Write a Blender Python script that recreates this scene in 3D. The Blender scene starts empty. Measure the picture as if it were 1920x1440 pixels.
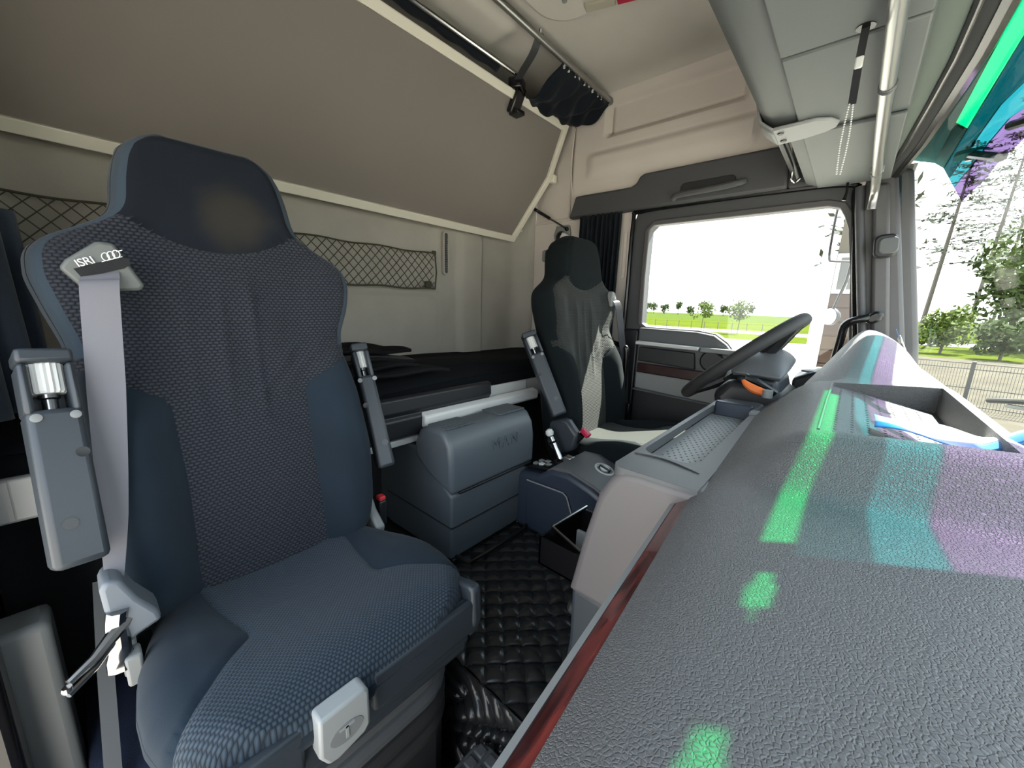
import bpy, bmesh, math, random
from mathutils import Vector, Matrix
random.seed(7)
sc = bpy.context.scene
COL = sc.collection
PI = math.pi

# ---------------------------------------------------------------- camera
CAM = Vector((0.0, -0.82, 1.05))
cd = bpy.data.cameras.new('camera'); cam = bpy.data.objects.new('camera', cd); COL.objects.link(cam)
cd.sensor_fit = 'HORIZONTAL'; cd.sensor_width = 36.0; cd.lens = 36.0 * 720 / 1920
cd.clip_start = 0.01; cd.clip_end = 600
_right = Vector((0.75085, 0.65971, 0.03175)); _up = Vector((-0.15605, 0.13049, 0.97909)); _back = _right.cross(_up)
_right.normalize(); _back.normalize(); _up = _back.cross(_right)
cam.matrix_world = Matrix(((_right.x, _up.x, _back.x, CAM.x), (_right.y, _up.y, _back.y, CAM.y),
                           (_right.z, _up.z, _back.z, CAM.z), (0, 0, 0, 1)))
sc.camera = cam

# ---------------------------------------------------------------- sky, sun, exposure
world = bpy.data.worlds.new('sky'); sc.world = world; world.use_nodes = True
wn = world.node_tree.nodes; wl = world.node_tree.links; wn.clear()
w_out = wn.new('ShaderNodeOutputWorld'); w_bg = wn.new('ShaderNodeBackground'); w_rmp = wn.new('ShaderNodeValToRGB')
w_tc = wn.new('ShaderNodeTexCoord'); w_sep = wn.new('ShaderNodeSeparateXYZ')
wl.new(w_tc.outputs['Generated'], w_sep.inputs[0]); wl.new(w_sep.outputs['Z'], w_rmp.inputs[0])
w_rmp.color_ramp.elements[0].position = 0.0; w_rmp.color_ramp.elements[0].color = (1.0, 1.0, 1.0, 1)
w_rmp.color_ramp.elements[1].position = 0.9; w_rmp.color_ramp.elements[1].color = (0.62, 0.80, 1.0, 1)
wl.new(w_rmp.outputs[0], w_bg.inputs[0]); w_bg.inputs[1].default_value = 1.0
wl.new(w_bg.outputs[0], w_out.inputs[0])
sd = bpy.data.lights.new('sun', 'SUN'); sun = bpy.data.objects.new('sun', sd); COL.objects.link(sun)
sd.energy = 9.0; sd.angle = math.radians(0.55); sd.color = (1.0, 0.95, 0.86)
SUN = Vector((0.215, 0.75, 1.0)).normalized()
sun.rotation_euler = SUN.to_track_quat('Z', 'Y').to_euler(); sun.location = (3, 8, 14)
sc.view_settings.view_transform = 'Standard'; sc.view_settings.look = 'None'
sc.view_settings.gamma = 1.0; sc.view_settings.use_curve_mapping = False
sc.view_settings.exposure = 2.1
sc.cycles.max_bounces = 14; sc.cycles.diffuse_bounces = 6; sc.cycles.transparent_max_bounces = 24
sc.cycles.caustics_reflective = False; sc.cycles.caustics_refractive = False
sc.cycles.sample_clamp_indirect = 6.0

# ---------------------------------------------------------------- materials
def nodes_of(name):
    m = bpy.data.materials.new(name); m.use_nodes = True
    nt = m.node_tree; b = nt.nodes['Principled BSDF']
    return m, nt, b

def mat(name, col, rough=0.6, metal=0.0, spec=0.5, bump=None, var=0.0, vscale=6.0, sheen=0.0):
    """bump = (kind, scale, strength, distance): 'noise' | 'leather' | 'weave'"""
    m, nt, b = nodes_of(name); N, Lk = nt.nodes, nt.links
    b.inputs['Base Color'].default_value = (*col, 1); b.inputs['Roughness'].default_value = rough
    b.inputs['Metallic'].default_value = metal; b.inputs['Specular IOR Level'].default_value = spec
    if sheen: b.inputs['Sheen Weight'].default_value = sheen; b.inputs['Sheen Roughness'].default_value = 0.5
    tc = N.new('ShaderNodeTexCoord')
    if var:
        nz = N.new('ShaderNodeTexNoise'); nz.inputs['Scale'].default_value = vscale; nz.inputs['Detail'].default_value = 5
        Lk.new(tc.outputs['Object'], nz.inputs['Vector'])
        mx = N.new('ShaderNodeMix'); mx.data_type = 'RGBA'
        mx.inputs[6].default_value = (*[c * (1 - var) for c in col], 1); mx.inputs[7].default_value = (*[min(1, c * (1 + var)) for c in col], 1)
        Lk.new(nz.outputs['Fac'], mx.inputs[0]); Lk.new(mx.outputs[2], b.inputs['Base Color'])
    if bump:
        kind, s, st, d = bump
        bp = N.new('ShaderNodeBump'); bp.inputs['Strength'].default_value = st; bp.inputs['Distance'].default_value = d
        if kind == 'noise':
            t = N.new('ShaderNodeTexNoise'); t.inputs['Scale'].default_value = s; t.inputs['Detail'].default_value = 4
            Lk.new(tc.outputs['Object'], t.inputs['Vector']); h = t.outputs['Fac']
        else:
            nz2 = N.new('ShaderNodeTexNoise'); nz2.inputs['Scale'].default_value = s * 0.5; nz2.inputs['Detail'].default_value = 2
            Lk.new(tc.outputs['Object'], nz2.inputs['Vector'])
            ad = N.new('ShaderNodeVectorMath'); ad.operation = 'MULTIPLY_ADD'
            ad.inputs[1].default_value = (0.9 / s,) * 3; Lk.new(nz2.outputs['Color'], ad.inputs[0]); Lk.new(tc.outputs['Object'], ad.inputs[2])
            t = N.new('ShaderNodeTexVoronoi'); t.feature = 'DISTANCE_TO_EDGE'; t.inputs['Scale'].default_value = s
            Lk.new(ad.outputs[0], t.inputs['Vector'])
            mr = N.new('ShaderNodeMapRange'); mr.inputs['From Max'].default_value = 0.22; mr.interpolation_type = 'SMOOTHSTEP'
            Lk.new(t.outputs['Distance'], mr.inputs[0]); h = mr.outputs[0]
        Lk.new(h, bp.inputs['Height']); Lk.new(bp.outputs[0], b.inputs['Normal'])
    return m

def math_node(nt, op, a, b=None, c=None):
    n = nt.nodes.new('ShaderNodeMath'); n.operation = op
    for i, v in enumerate((a, b, c)):
        if v is None: continue
        if isinstance(v, (int, float)): n.inputs[i].default_value = v
        else: nt.links.new(v, n.inputs[i])
    return n.outputs[0]

def knit(name, lo, hi, du, dv, st=0.9, dist=0.0022):
    """staggered rows of raised oval stitches in UV metres"""
    m, nt, b = nodes_of(name); N, Lk = nt.nodes, nt.links
    uv = N.new('ShaderNodeUVMap'); sp = N.new('ShaderNodeSeparateXYZ'); Lk.new(uv.outputs[0], sp.inputs[0])
    u = math_node(nt, 'DIVIDE', sp.outputs['X'], du); v = math_node(nt, 'DIVIDE', sp.outputs['Y'], dv)
    row = math_node(nt, 'FLOOR', v); odd = math_node(nt, 'MODULO', row, 2.0); odd = math_node(nt, 'ABSOLUTE', odd)
    u2 = math_node(nt, 'MULTIPLY_ADD', odd, 0.5, u)
    fu = math_node(nt, 'FRACT', u2); fv = math_node(nt, 'FRACT', v)
    a = math_node(nt, 'MULTIPLY_ADD', fu, 2.0, -1.0); c = math_node(nt, 'MULTIPLY_ADD', fv, 2.0, -1.0)
    a2 = math_node(nt, 'SUBTRACT', 1.0, math_node(nt, 'MULTIPLY', a, a)); c2 = math_node(nt, 'SUBTRACT', 1.0, math_node(nt, 'MULTIPLY', c, c))
    h = math_node(nt, 'MULTIPLY', a2, c2)
    bp = N.new('ShaderNodeBump'); bp.inputs['Strength'].default_value = st; bp.inputs['Distance'].default_value = dist
    Lk.new(h, bp.inputs['Height']); Lk.new(bp.outputs[0], b.inputs['Normal'])
    mx = N.new('ShaderNodeMix'); mx.data_type = 'RGBA'; mx.inputs[6].default_value = (*lo, 1); mx.inputs[7].default_value = (*hi, 1)
    Lk.new(h, mx.inputs[0]); Lk.new(mx.outputs[2], b.inputs['Base Color'])
    b.inputs['Roughness'].default_value = 0.85; b.inputs['Specular IOR Level'].default_value = 0.2
    b.inputs['Sheen Weight'].default_value = 0.08
    return m

def sheer(name, col, gloss=0.06, rough=0.02):
    """clear or tinted sheet that lets coloured sunlight through: transparent plus a fresnel reflection"""
    m = bpy.data.materials.new(name); m.use_nodes = True; nt = m.node_tree; nt.nodes.clear()
    o = nt.nodes.new('ShaderNodeOutputMaterial'); t = nt.nodes.new('ShaderNodeBsdfTransparent'); g = nt.nodes.new('ShaderNodeBsdfGlossy')
    g.inputs['Roughness'].default_value = rough; t.inputs[0].default_value = (*col, 1)
    x = nt.nodes.new('ShaderNodeMixShader'); x.inputs[0].default_value = gloss
    nt.links.new(t.outputs[0], x.inputs[1]); nt.links.new(g.outputs[0], x.inputs[2]); nt.links.new(x.outputs[0], o.inputs[0])
    return m

M = {}
M['dash'] = mat('dash_leather', (0.110, 0.109, 0.110), 0.55, bump=('leather', 330, 0.75, 0.0010), var=0.08, vscale=3)
M['plastic'] = mat('slate_plastic', (0.030, 0.038, 0.047), 0.45, bump=('noise', 900, 0.12, 0.0006))
M['plastic_dark'] = mat('dark_plastic', (0.012, 0.0135, 0.016), 0.45, bump=('noise', 900, 0.1, 0.0006))
M['plastic_mid'] = mat('grey_plastic', (0.085, 0.09, 0.095), 0.5, bump=('noise', 900, 0.12, 0.0006))
M['plastic_grey'] = mat('light_grey_plastic', (0.21, 0.22, 0.22), 0.5, bump=('noise', 900, 0.08, 0.0005))
M['cover'] = mat('seat_cover_plastic', (0.15, 0.17, 0.195), 0.45)
M['guide'] = mat('guide_grey', (0.105, 0.115, 0.113), 0.5)
M['plastic_white'] = mat('pale_plastic', (0.62, 0.63, 0.62), 0.4, bump=('noise', 700, 0.05, 0.0004))
M['black'] = mat('black_gloss', (0.006, 0.006, 0.007), 0.22)
M['black_matt'] = mat('black_matt', (0.007, 0.008, 0.010), 0.85, bump=('noise', 300, 0.2, 0.001))
M['rubber'] = mat('rubber', (0.02, 0.02, 0.021), 0.7, bump=('noise', 600, 0.15, 0.0008))
M['cooler'] = mat('cooler_plastic', (0.082, 0.098, 0.112), 0.42, bump=('noise', 900, 0.1, 0.0006))
M['console'] = mat('console_navy', (0.028, 0.038, 0.058), 0.4, bump=('noise', 900, 0.1, 0.0006))
M['stack'] = mat('stack_mauve_grey', (0.105, 0.098, 0.102), 0.5, bump=('noise', 900, 0.1, 0.0006))
M['overhead'] = mat('overhead_grey', (0.105, 0.117, 0.116), 0.6, bump=('noise', 500, 0.15, 0.0008))
M['blind'] = mat('blind_green_grey', (0.062, 0.082, 0.070), 0.6, bump=('noise', 500, 0.15, 0.0008))
M['wood_dark'] = mat('dark_wood_inlay', (0.028, 0.009, 0.009), 0.3, var=.5, vscale=30)
M['trim_dark'] = mat('door_header', (0.058, 0.060, 0.066), 0.55, bump=('noise', 700, 0.15, 0.0008))
M['pillar'] = mat('pillar_grey', (0.075, 0.073, 0.076), 0.6, bump=('noise', 700, 0.15, 0.0008))
M['ceiling'] = mat('ceiling_cloth', (0.56, 0.535, 0.49), 0.9, bump=('noise', 260, 0.2, 0.0015), var=0.06, vscale=9)
M['wall'] = mat('wall_felt', (0.39, 0.375, 0.33), 0.95, bump=('noise', 200, 0.3, 0.002), var=0.14, vscale=7)
M['side'] = mat('side_lining', (0.62, 0.57, 0.525), 0.85, bump=('noise', 300, 0.15, 0.001), var=0.05)
M['bunkboard'] = mat('bunk_board', (0.20, 0.18, 0.165), 0.85, bump=('noise', 400, 0.1, 0.0008), var=0.05, vscale=3)
M['cream'] = mat('cream_aluminium', (0.72, 0.70, 0.60), 0.38)
M['alu'] = mat('brushed_aluminium', (0.36, 0.36, 0.35), 0.34, metal=0.9)
M['alu_pale'] = mat('pale_aluminium', (0.55, 0.56, 0.55), 0.45, metal=0.2)
M['chrome'] = mat('chrome', (0.36, 0.36, 0.36), 0.2, metal=1.0)
M['cloth'] = mat('seat_suede', (0.014, 0.023, 0.034), 0.95, bump=('noise', 420, 0.25, 0.001), var=0.25, vscale=10, sheen=0.06, spec=.15)
M['cloth_head'] = mat('head_suede', (0.010, 0.013, 0.019), 0.95, bump=('noise', 420, 0.25, 0.001), var=0.35, vscale=7, sheen=0.03, spec=.15)
def stained(m):   # worn brownish patch on the head cushion, in UV metres
    nt = m.node_tree; N, Lk = nt.nodes, nt.links; b = N['Principled BSDF']
    src = b.inputs['Base Color'].links[0].from_socket
    uv = N.new('ShaderNodeUVMap'); nz = N.new('ShaderNodeTexNoise'); nz.inputs['Scale'].default_value = 14; Lk.new(uv.outputs[0], nz.inputs['Vector'])
    v = N.new('ShaderNodeVectorMath'); v.operation = 'MULTIPLY_ADD'; v.inputs[1].default_value = (.05, .05, 0); Lk.new(nz.outputs['Color'], v.inputs[0]); Lk.new(uv.outputs[0], v.inputs[2])
    d = N.new('ShaderNodeVectorMath'); d.operation = 'DISTANCE'; d.inputs[1].default_value = (.055, .785, 0); Lk.new(v.outputs[0], d.inputs[0])
    mr = N.new('ShaderNodeMapRange'); mr.interpolation_type = 'SMOOTHSTEP'; mr.inputs['From Min'].default_value = .085; mr.inputs['From Max'].default_value = .02; Lk.new(d.outputs['Value'], mr.inputs[0])
    mx = N.new('ShaderNodeMix'); mx.data_type = 'RGBA'; mx.inputs[7].default_value = (.030, .028, .025, 1); Lk.new(mr.outputs[0], mx.inputs[0]); Lk.new(src, mx.inputs[6]); Lk.new(mx.outputs[2], b.inputs['Base Color'])
stained(M['cloth_head'])
M['piping'] = mat('seat_edge_cloth', (0.040, 0.058, 0.078), 0.95, bump=('noise', 420, 0.25, 0.001), sheen=0.1, spec=.2)
M['knit_back'] = knit('seat_knit_back', (0.008, 0.010, 0.015), (0.044, 0.050, 0.066), 0.0095, 0.0058)
M['knit_cush'] = knit('seat_knit_cushion', (0.013, 0.019, 0.028), (0.048, 0.070, 0.094), 0.0066, 0.0043, 0.7, 0.0016)
M['cloth_drv'] = mat('driver_suede', (0.007, 0.0105, 0.012), 0.95, bump=('noise', 420, 0.2, 0.001), sheen=0.02, spec=.12)
M['knit_drv'] = knit('driver_knit', (0.012, 0.015, 0.015), (0.036, 0.040, 0.034), 0.0095, 0.0062, 0.5)
M['belt'] = mat('belt_web', (0.16, 0.16, 0.185), 0.55, bump=('noise', 700, 0.2, 0.0006))
M['belt_dark'] = mat('belt_web_dark', (0.03, 0.032, 0.036), 0.6, bump=('noise', 700, 0.2, 0.0006))
M['mattress'] = mat('mattress_cover', (0.0045, 0.0055, 0.007), 0.9, spec=.15, bump=('noise', 30, 0.25, 0.004))
M['textile'] = mat('dark_textile', (0.006, 0.006, 0.007), 0.85, spec=.15, bump=('noise', 250, 0.25, 0.001))
M['textile_in'] = mat('textile_lining', (0.03, 0.03, 0.033), 0.8)
M['curtain'] = mat('curtain_cloth', (0.008, 0.011, 0.016), 0.9, bump=('noise', 350, 0.2, 0.001), sheen=0.05, spec=.15)
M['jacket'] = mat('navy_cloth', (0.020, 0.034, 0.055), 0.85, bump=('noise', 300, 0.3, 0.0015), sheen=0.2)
M['carpet'] = mat('navy_carpet', (0.018, 0.026, 0.055), 0.95, bump=('noise', 500, 0.5, 0.002), var=0.35, vscale=18)
M['quilt'] = mat('quilted_vinyl', (0.017, 0.018, 0.019), 0.27, bump=('noise', 120, 0.25, 0.0015))
M['wood'] = None
M['net'] = mat('net_cord', (0.055, 0.055, 0.036), 0.8)
M['red_plastic'] = mat('red_plastic', (0.45, 0.01, 0.05), 0.4)
M['red_button'] = mat('buckle_red', (0.65, 0.04, 0.05), 0.4)
M['olive'] = mat('olive_lens', (0.40, 0.38, 0.30), 0.4)
M['orange'] = mat('orange_plastic', (0.72, 0.16, 0.03), 0.45)
M['blue_plastic'] = mat('blue_film', (0.05, 0.22, 0.60), 0.5)
M['white_film'] = mat('white_film', (0.75, 0.76, 0.78), 0.5)
M['glass'] = sheer('clear_glass', (0.96, 0.985, 0.97), 0.03)
M['v_green'] = sheer('visor_green', (0.0, 0.62, 0.32), 0.03)
M['v_cyan'] = sheer('visor_cyan', (0.10, 0.39, 0.42), 0.02)
M['v_purple'] = sheer('visor_purple', (0.37, 0.29, 0.43), 0.02)
M['v_dark'] = mat('visor_mount_teal', (0.0, 0.055, 0.055), 0.8, spec=.1)
M['v_teal'] = sheer('visor_teal', (0.0, 0.18, 0.19), 0.01)
M['lever'] = mat('lever_grey', (0.33, 0.345, 0.345), 0.4)
M['mirror'] = mat('mirror_glass', (0.8, 0.8, 0.8), 0.02, metal=1.0)
M['gravel'] = mat('gravel', (0.40, 0.37, 0.32), 0.95, spec=0, bump=('noise', 30, 0.3, 0.02), var=0.15, vscale=1.5)  # kept pale so the ground bounces light up into the cab
M['sand_dimmed'] = mat('sandy_gravel_dimmed', (0.070, 0.063, 0.050), 0.95, spec=0, bump=('noise', 8, 0.5, 0.05), var=0.45, vscale=.9)  # sandy ground darkened in its colour to hold back the sun's glare ahead
M['road'] = mat('pale_road', (0.4, 0.38, 0.36), 0.9, spec=0, var=0.1, vscale=0.6)
M['grass'] = mat('grass_green', (0.050, 0.066, 0.009), 0.95, spec=0, bump=('noise', 12, 0.4, 0.05), var=0.3, vscale=0.5)
M['field'] = mat('field_green', (0.045, 0.062, 0.015), 0.95, spec=0, var=0.25, vscale=0.2)
M['bark'] = mat('pine_bark', (0.10, 0.085, 0.07), 0.9, bump=('noise', 20, 0.5, 0.02), var=0.3, vscale=4)
M['needle'] = mat('pine_needles', (0.060, 0.068, 0.045), 0.8, spec=.1, var=0.4, vscale=1)
M['leaf'] = mat('leaf_green', (0.050, 0.072, 0.020), 0.7, spec=.1, var=0.45, vscale=1.2)
M['leaf2'] = mat('leaf_yellow_green', (0.085, 0.115, 0.022), 0.7, spec=.1, var=0.4, vscale=1.2)
M['fence'] = mat('fence_wire', (0.035, 0.036, 0.034), 0.6)
M['plank'] = mat('brown_plank', (0.052, 0.034, 0.025), 0.85, spec=.1, bump=('noise', 25, 0.3, 0.004), var=0.2, vscale=4)
M['house_trim'] = mat('beige_board', (0.075, 0.062, 0.045), 0.6)
M['pane'] = mat('dark_pane', (0.05, 0.05, 0.045), 0.1)
M['lorry'] = mat('white_paint', (0.7, 0.69, 0.66), 0.35)

def wood_material():
    m, nt, b = nodes_of('red_wood_veneer'); N, Lk = nt.nodes, nt.links
    tc = N.new('ShaderNodeTexCoord'); mp = N.new('ShaderNodeMapping'); mp.inputs['Scale'].default_value = (60, 6, 60)
    Lk.new(tc.outputs['Object'], mp.inputs[0])
    nz = N.new('ShaderNodeTexNoise'); nz.inputs['Scale'].default_value = 1.2; nz.inputs['Detail'].default_value = 6; nz.inputs['Distortion'].default_value = 1.5
    Lk.new(mp.outputs[0], nz.inputs['Vector'])
    r = N.new('ShaderNodeValToRGB'); r.color_ramp.elements[0].position = 0.36; r.color_ramp.elements[0].color = (0.030, 0.006, 0.006, 1)
    r.color_ramp.elements[1].position = 0.68; r.color_ramp.elements[1].color = (0.20, 0.035, 0.028, 1)
    Lk.new(nz.outputs['Fac'], r.inputs[0]); Lk.new(r.outputs[0], b.inputs['Base Color'])
    b.inputs['Roughness'].default_value = 0.25; b.inputs['Coat Weight'].default_value = 0.5
    return m
M['wood'] = wood_material()

# ---------------------------------------------------------------- geometry helpers: each returns (verts, faces)
def join(*gs):
    V, F = [], []
    for g in gs:
        o = len(V); V += [tuple(v) for v in g[0]]; F += [tuple(i + o for i in f) for f in g[1]]
    return V, F

def box(c, s, rot=None):
    x, y, z = (k / 2 for k in s)
    V = [Vector(p) for p in ((-x,-y,-z),(x,-y,-z),(x,y,-z),(-x,y,-z),(-x,-y,z),(x,-y,z),(x,y,z),(-x,y,z))]
    if rot is not None: V = [rot @ v for v in V]
    return [tuple(v + Vector(c)) for v in V], [(3,2,1,0),(4,5,6,7),(0,1,5,4),(1,2,6,5),(2,3,7,6),(3,0,4,7)]

def bx(x0, x1, y0, y1, z0, z1): return box(((x0+x1)/2, (y0+y1)/2, (z0+z1)/2), (x1-x0, y1-y0, z1-z0))

def prism(pts, axis, a0, a1):
    """2D polygon extruded along an axis. axis x: pts=(y,z); y: pts=(x,z); z: pts=(x,y)"""
    def p3(p, a): return {'x': (a, p[0], p[1]), 'y': (p[0], a, p[1]), 'z': (p[0], p[1], a)}[axis]
    n = len(pts); V = [p3(p, a0) for p in pts] + [p3(p, a1) for p in pts]
    F = [tuple(range(n))[::-1], tuple(range(n, 2*n))] + [(i, (i+1) % n, n + (i+1) % n, n + i) for i in range(n)]
    return V, F

def rot_min(a, b): return a.rotation_difference(b)

def tube(pts, r, n=10, closed=False):
    P = [Vector(p) for p in pts]; m = len(P); V, F = [], []
    rr = r if isinstance(r, (list, tuple)) else [r] * m
    def tan(i):
        a = P[(i-1) % m] if (closed or i > 0) else P[i]; b = P[(i+1) % m] if (closed or i < m-1) else P[i]
        d = b - a; return d.normalized() if d.length > 1e-9 else Vector((0,0,1))
    t = tan(0); u = t.orthogonal().normalized()
    for i in range(m):
        t2 = tan(i); q = t.rotation_difference(t2); u = (q @ u).normalized(); t = t2; w = t.cross(u)
        for k in range(n):
            a = 2*PI*k/n; V.append(P[i] + (u*math.cos(a) + w*math.sin(a))*rr[i])
    for i in range(m if closed else m-1):
        j = (i+1) % m
        for k in range(n): F.append((i*n+k, i*n+(k+1) % n, j*n+(k+1) % n, j*n+k))
    if not closed: F += [tuple(range(n))[::-1], tuple((m-1)*n+k for k in range(n))]
    return V, F

def lathe(prof, o, axis=(0,0,1), n=20):
    """prof=[(radius, height)] turned round axis at o"""
    q = Vector((0,0,1)).rotation_difference(Vector(axis).normalized()); o = Vector(o); V, F = [], []
    for r, h in prof:
        for k in range(n):
            a = 2*PI*k/n; V.append(o + q @ Vector((r*math.cos(a), r*math.sin(a), h)))
    for i in range(len(prof)-1):
        for k in range(n): F.append((i*n+k, i*n+(k+1) % n, (i+1)*n+(k+1) % n, (i+1)*n+k))
    F += [tuple(range(n))[::-1], tuple((len(prof)-1)*n+k for k in range(n))]
    return V, F

def smooth_path(pts, k=6, closed=False):
    P = [Vector(p) for p in pts]; n = len(P); out = []
    rng = range(n if closed else n-1)
    for i in rng:
        if closed: a, b, c, d = P[(i-1) % n], P[i], P[(i+1) % n], P[(i+2) % n]
        else: a, b, c, d = P[max(i-1,0)], P[i], P[i+1], P[min(i+2,n-1)]
        for j in range(k):
            t = j/k
            out.append(0.5*((2*b) + (c-a)*t + (2*a-5*b+4*c-d)*t*t + (3*b-a-3*c+d)*t**3))
    if not closed: out.append(P[-1])
    return out

def rrect(w, h, r, n=5, cx=0, cy=0):
    """rounded rectangle outline as 2D points"""
    out = []
    for sx, sy, a0 in ((1,1,0),(-1,1,90),(-1,-1,180),(1,-1,270)):
        for i in range(n+1):
            a = math.radians(a0 + 90*i/n); out.append((cx + sx*(w/2-r) + r*math.cos(a), cy + sy*(h/2-r) + r*math.sin(a)))
    return out

def frame_prism(outer, inner, axis, a0, a1):
    """ring between two outlines with equal point counts"""
    n = len(outer)
    def p3(p, a): return {'x': (a, p[0], p[1]), 'y': (p[0], a, p[1]), 'z': (p[0], p[1], a)}[axis]
    V = [p3(p, a) for a in (a0, a1) for ring in (outer, inner) for p in ring]; F = []
    for i in range(n):
        j = (i+1) % n
        F += [(i, j, n+j, n+i), (2*n+i, 3*n+i, 3*n+j, 2*n+j), (i, 2*n+i, 2*n+j, j), (n+i, n+j, 3*n+j, 3*n+i)]
    return V, F

def grid(fn, us, vs):
    V = [tuple(fn(u, v)) for v in vs for u in us]; n = len(us)
    F = [(j*n+i, j*n+i+1, (j+1)*n+i+1, (j+1)*n+i) for j in range(len(vs)-1) for i in range(n-1)]
    return V, F

def lin(a, b, n): return [a + (b-a)*i/(n-1) for i in range(n)]
def interp(x, xs, ys):
    if x <= xs[0]: return ys[0]
    for i in range(len(xs)-1):
        if x <= xs[i+1]: return ys[i] + (ys[i+1]-ys[i])*(x-xs[i])/(xs[i+1]-xs[i])
    return ys[-1]
def sstep(x, a, b):
    t = min(1, max(0, (x-a)/(b-a))); return t*t*(3-2*t)

def xf(g, m): return [tuple(m @ Vector(v)) for v in g[0]], g[1]

# ---------------------------------------------------------------- object helpers
def build(name, g, m, parent=None, smooth=True, bevel=0.0, seg=2, solid=0.0, uv=None, sub=0, origin=None, auto=35):
    V, F = g
    if parent is not None: o0 = world_loc(parent)
    elif origin is not None: o0 = Vector(origin)
    else:
        xs = [v[0] for v in V]; ys = [v[1] for v in V]; zs = [v[2] for v in V]
        o0 = Vector(((min(xs)+max(xs))/2, (min(ys)+max(ys))/2, min(zs)))
    me = bpy.data.meshes.new(name)
    me.from_pydata([(v[0]-o0.x, v[1]-o0.y, v[2]-o0.z) for v in V], [], F); me.validate(); me.update()
    bm = bmesh.new(); bm.from_mesh(me); bmesh.ops.recalc_face_normals(bm, faces=bm.faces); bm.to_mesh(me); bm.free()
    if uv is not None:
        lay = me.uv_layers.new(name='UVMap')
        for l in me.loops: lay.data[l.index].uv = uv[l.vertex_index]
    if m is not None: me.materials.append(m)
    if smooth:
        for p in me.polygons: p.use_smooth = True
        me.set_sharp_from_angle(angle=math.radians(auto))
    o = bpy.data.objects.new(name, me); COL.objects.link(o)
    if parent is not None: o.parent = parent
    else: o.location = o0
    if solid:
        md = o.modifiers.new('thickness', 'SOLIDIFY'); md.thickness = solid; md.offset = 0
    if bevel:
        md = o.modifiers.new('bevel', 'BEVEL'); md.width = bevel; md.segments = seg; md.limit_method = 'ANGLE'; md.angle_limit = math.radians(35); md.harden_normals = False
    if sub:
        md = o.modifiers.new('smooth', 'SUBSURF'); md.levels = sub; md.render_levels = sub
    return o

def world_loc(o):
    v = Vector(o.location)
    while o.parent is not None: o = o.parent; v = v + o.location
    return v

def thing(name, loc, label, cat, group=None):
    o = bpy.data.objects.new(name, None); COL.objects.link(o); o.location = loc; o.empty_display_size = 0.05
    tag(o, label, cat, group); return o
def tag(o, label, cat, group=None, kind=None):
    o['label'] = label; o['category'] = cat
    if group: o['group'] = group
    if kind: o['kind'] = kind
    return o
def struct(name, g, m, **k):
    o = build(name, g, m, **k)
    if k.get('parent') is None: o['kind'] = 'structure'
    return o
def sroot(name, loc=(0,0,0)):
    o = bpy.data.objects.new(name, None); COL.objects.link(o); o.location = loc; o['kind'] = 'structure'; return o

def lettering(name, text, size, m, parent, origin, right, up, depth=0.0008, spacing=1.0):
    c = bpy.data.curves.new(name, 'FONT'); c.body = text; c.size = size; c.extrude = depth; c.align_x = 'CENTER'; c.align_y = 'CENTER'; c.space_character = spacing; c.resolution_u = 3
    t = bpy.data.objects.new(name, c); COL.objects.link(t); bpy.context.view_layer.update()
    me = bpy.data.meshes.new_from_object(t.evaluated_get(bpy.context.evaluated_depsgraph_get()))
    bpy.data.objects.remove(t); me.name = name
    r = Vector(right).normalized(); u = (Vector(up) - r*Vector(up).dot(r)).normalized(); n = r.cross(u)
    o0 = Vector(origin) - world_loc(parent)
    for v in me.vertices: v.co = o0 + r*v.co.x + u*v.co.y + n*v.co.z
    me.materials.clear(); me.materials.append(m)
    o = bpy.data.objects.new(name, me); COL.objects.link(o); o.parent = parent
    return o

# ================================================================= STRUCTURE
def wtop_x(y):  # plan curve of the windscreen's upper edge
    return interp(abs(y), [0, .11, .24, .42, .68, .95, 1.02], [.104, .1035, .101, .090, .071, .041, .030])
def wbot_x(y): return interp(abs(y), [0, .3, .6, .85, 1.0], [.31, .30, .265, .20, .14])

struct('floor', bx(-1.54, .34, -1.0, 1.0, -.04, 0.0), M['carpet'])
struct('trim_1', join(bx(-1.54, -.25, -.335, .36, 0.0, .255)), M['rubber'], bevel=.02)          # engine tunnel

# back wall: felt panel with a recessed net bay, a raised rib and a coved corner
def back_d(y, z):
    d = .018 * sstep(abs(y + .33), .66, .70) * (1.0 if z > 1.05 else sstep(z, 1.02, 1.08))
    d = .018 * (1 - (1 - sstep(abs(y + .31), .66, .69)) * sstep(z, 1.065, 1.10)) - .018
    d += .026 * sstep(y, .49, .53) * (1 - sstep(y, .645, .675)) * (1 - sstep(z, 1.37, 1.42))
    d += .10 * max(0, (y - .90) / .10) ** 2 + .10 * max(0, (-y - .90) / .10) ** 2
    d += .004 * math.sin(y * 9) * math.sin(z * 7)
    return d
ys = sorted(set(lin(-1.0, 1.0, 101) + [.495, .51, .525, .645, .66, .675, .35, .365, .38]))
struct('wall_back', grid(lambda y, z: (-1.54 + back_d(y, z), y, z), ys, sorted(set(lin(0, 2.06, 70) + [1.065, 1.08, 1.10]))), M['wall'], solid=.012)
r = sroot('trim_2', (-1.53, .415, 1.18))
build('vent_frame', frame_prism([(y, z) for y, z in rrect(.034, .20, .012, 3, .416, 1.283)], [(y, z) for y, z in rrect(.02, .184, .008, 3, .416, 1.283)], 'x', -1.53, -1.515), M['wall'], r)
build('vent_back', bx(-1.528, -1.525, .405, .427, 1.19, 1.376), M['plastic_grey'], r)
_s = None
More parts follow.
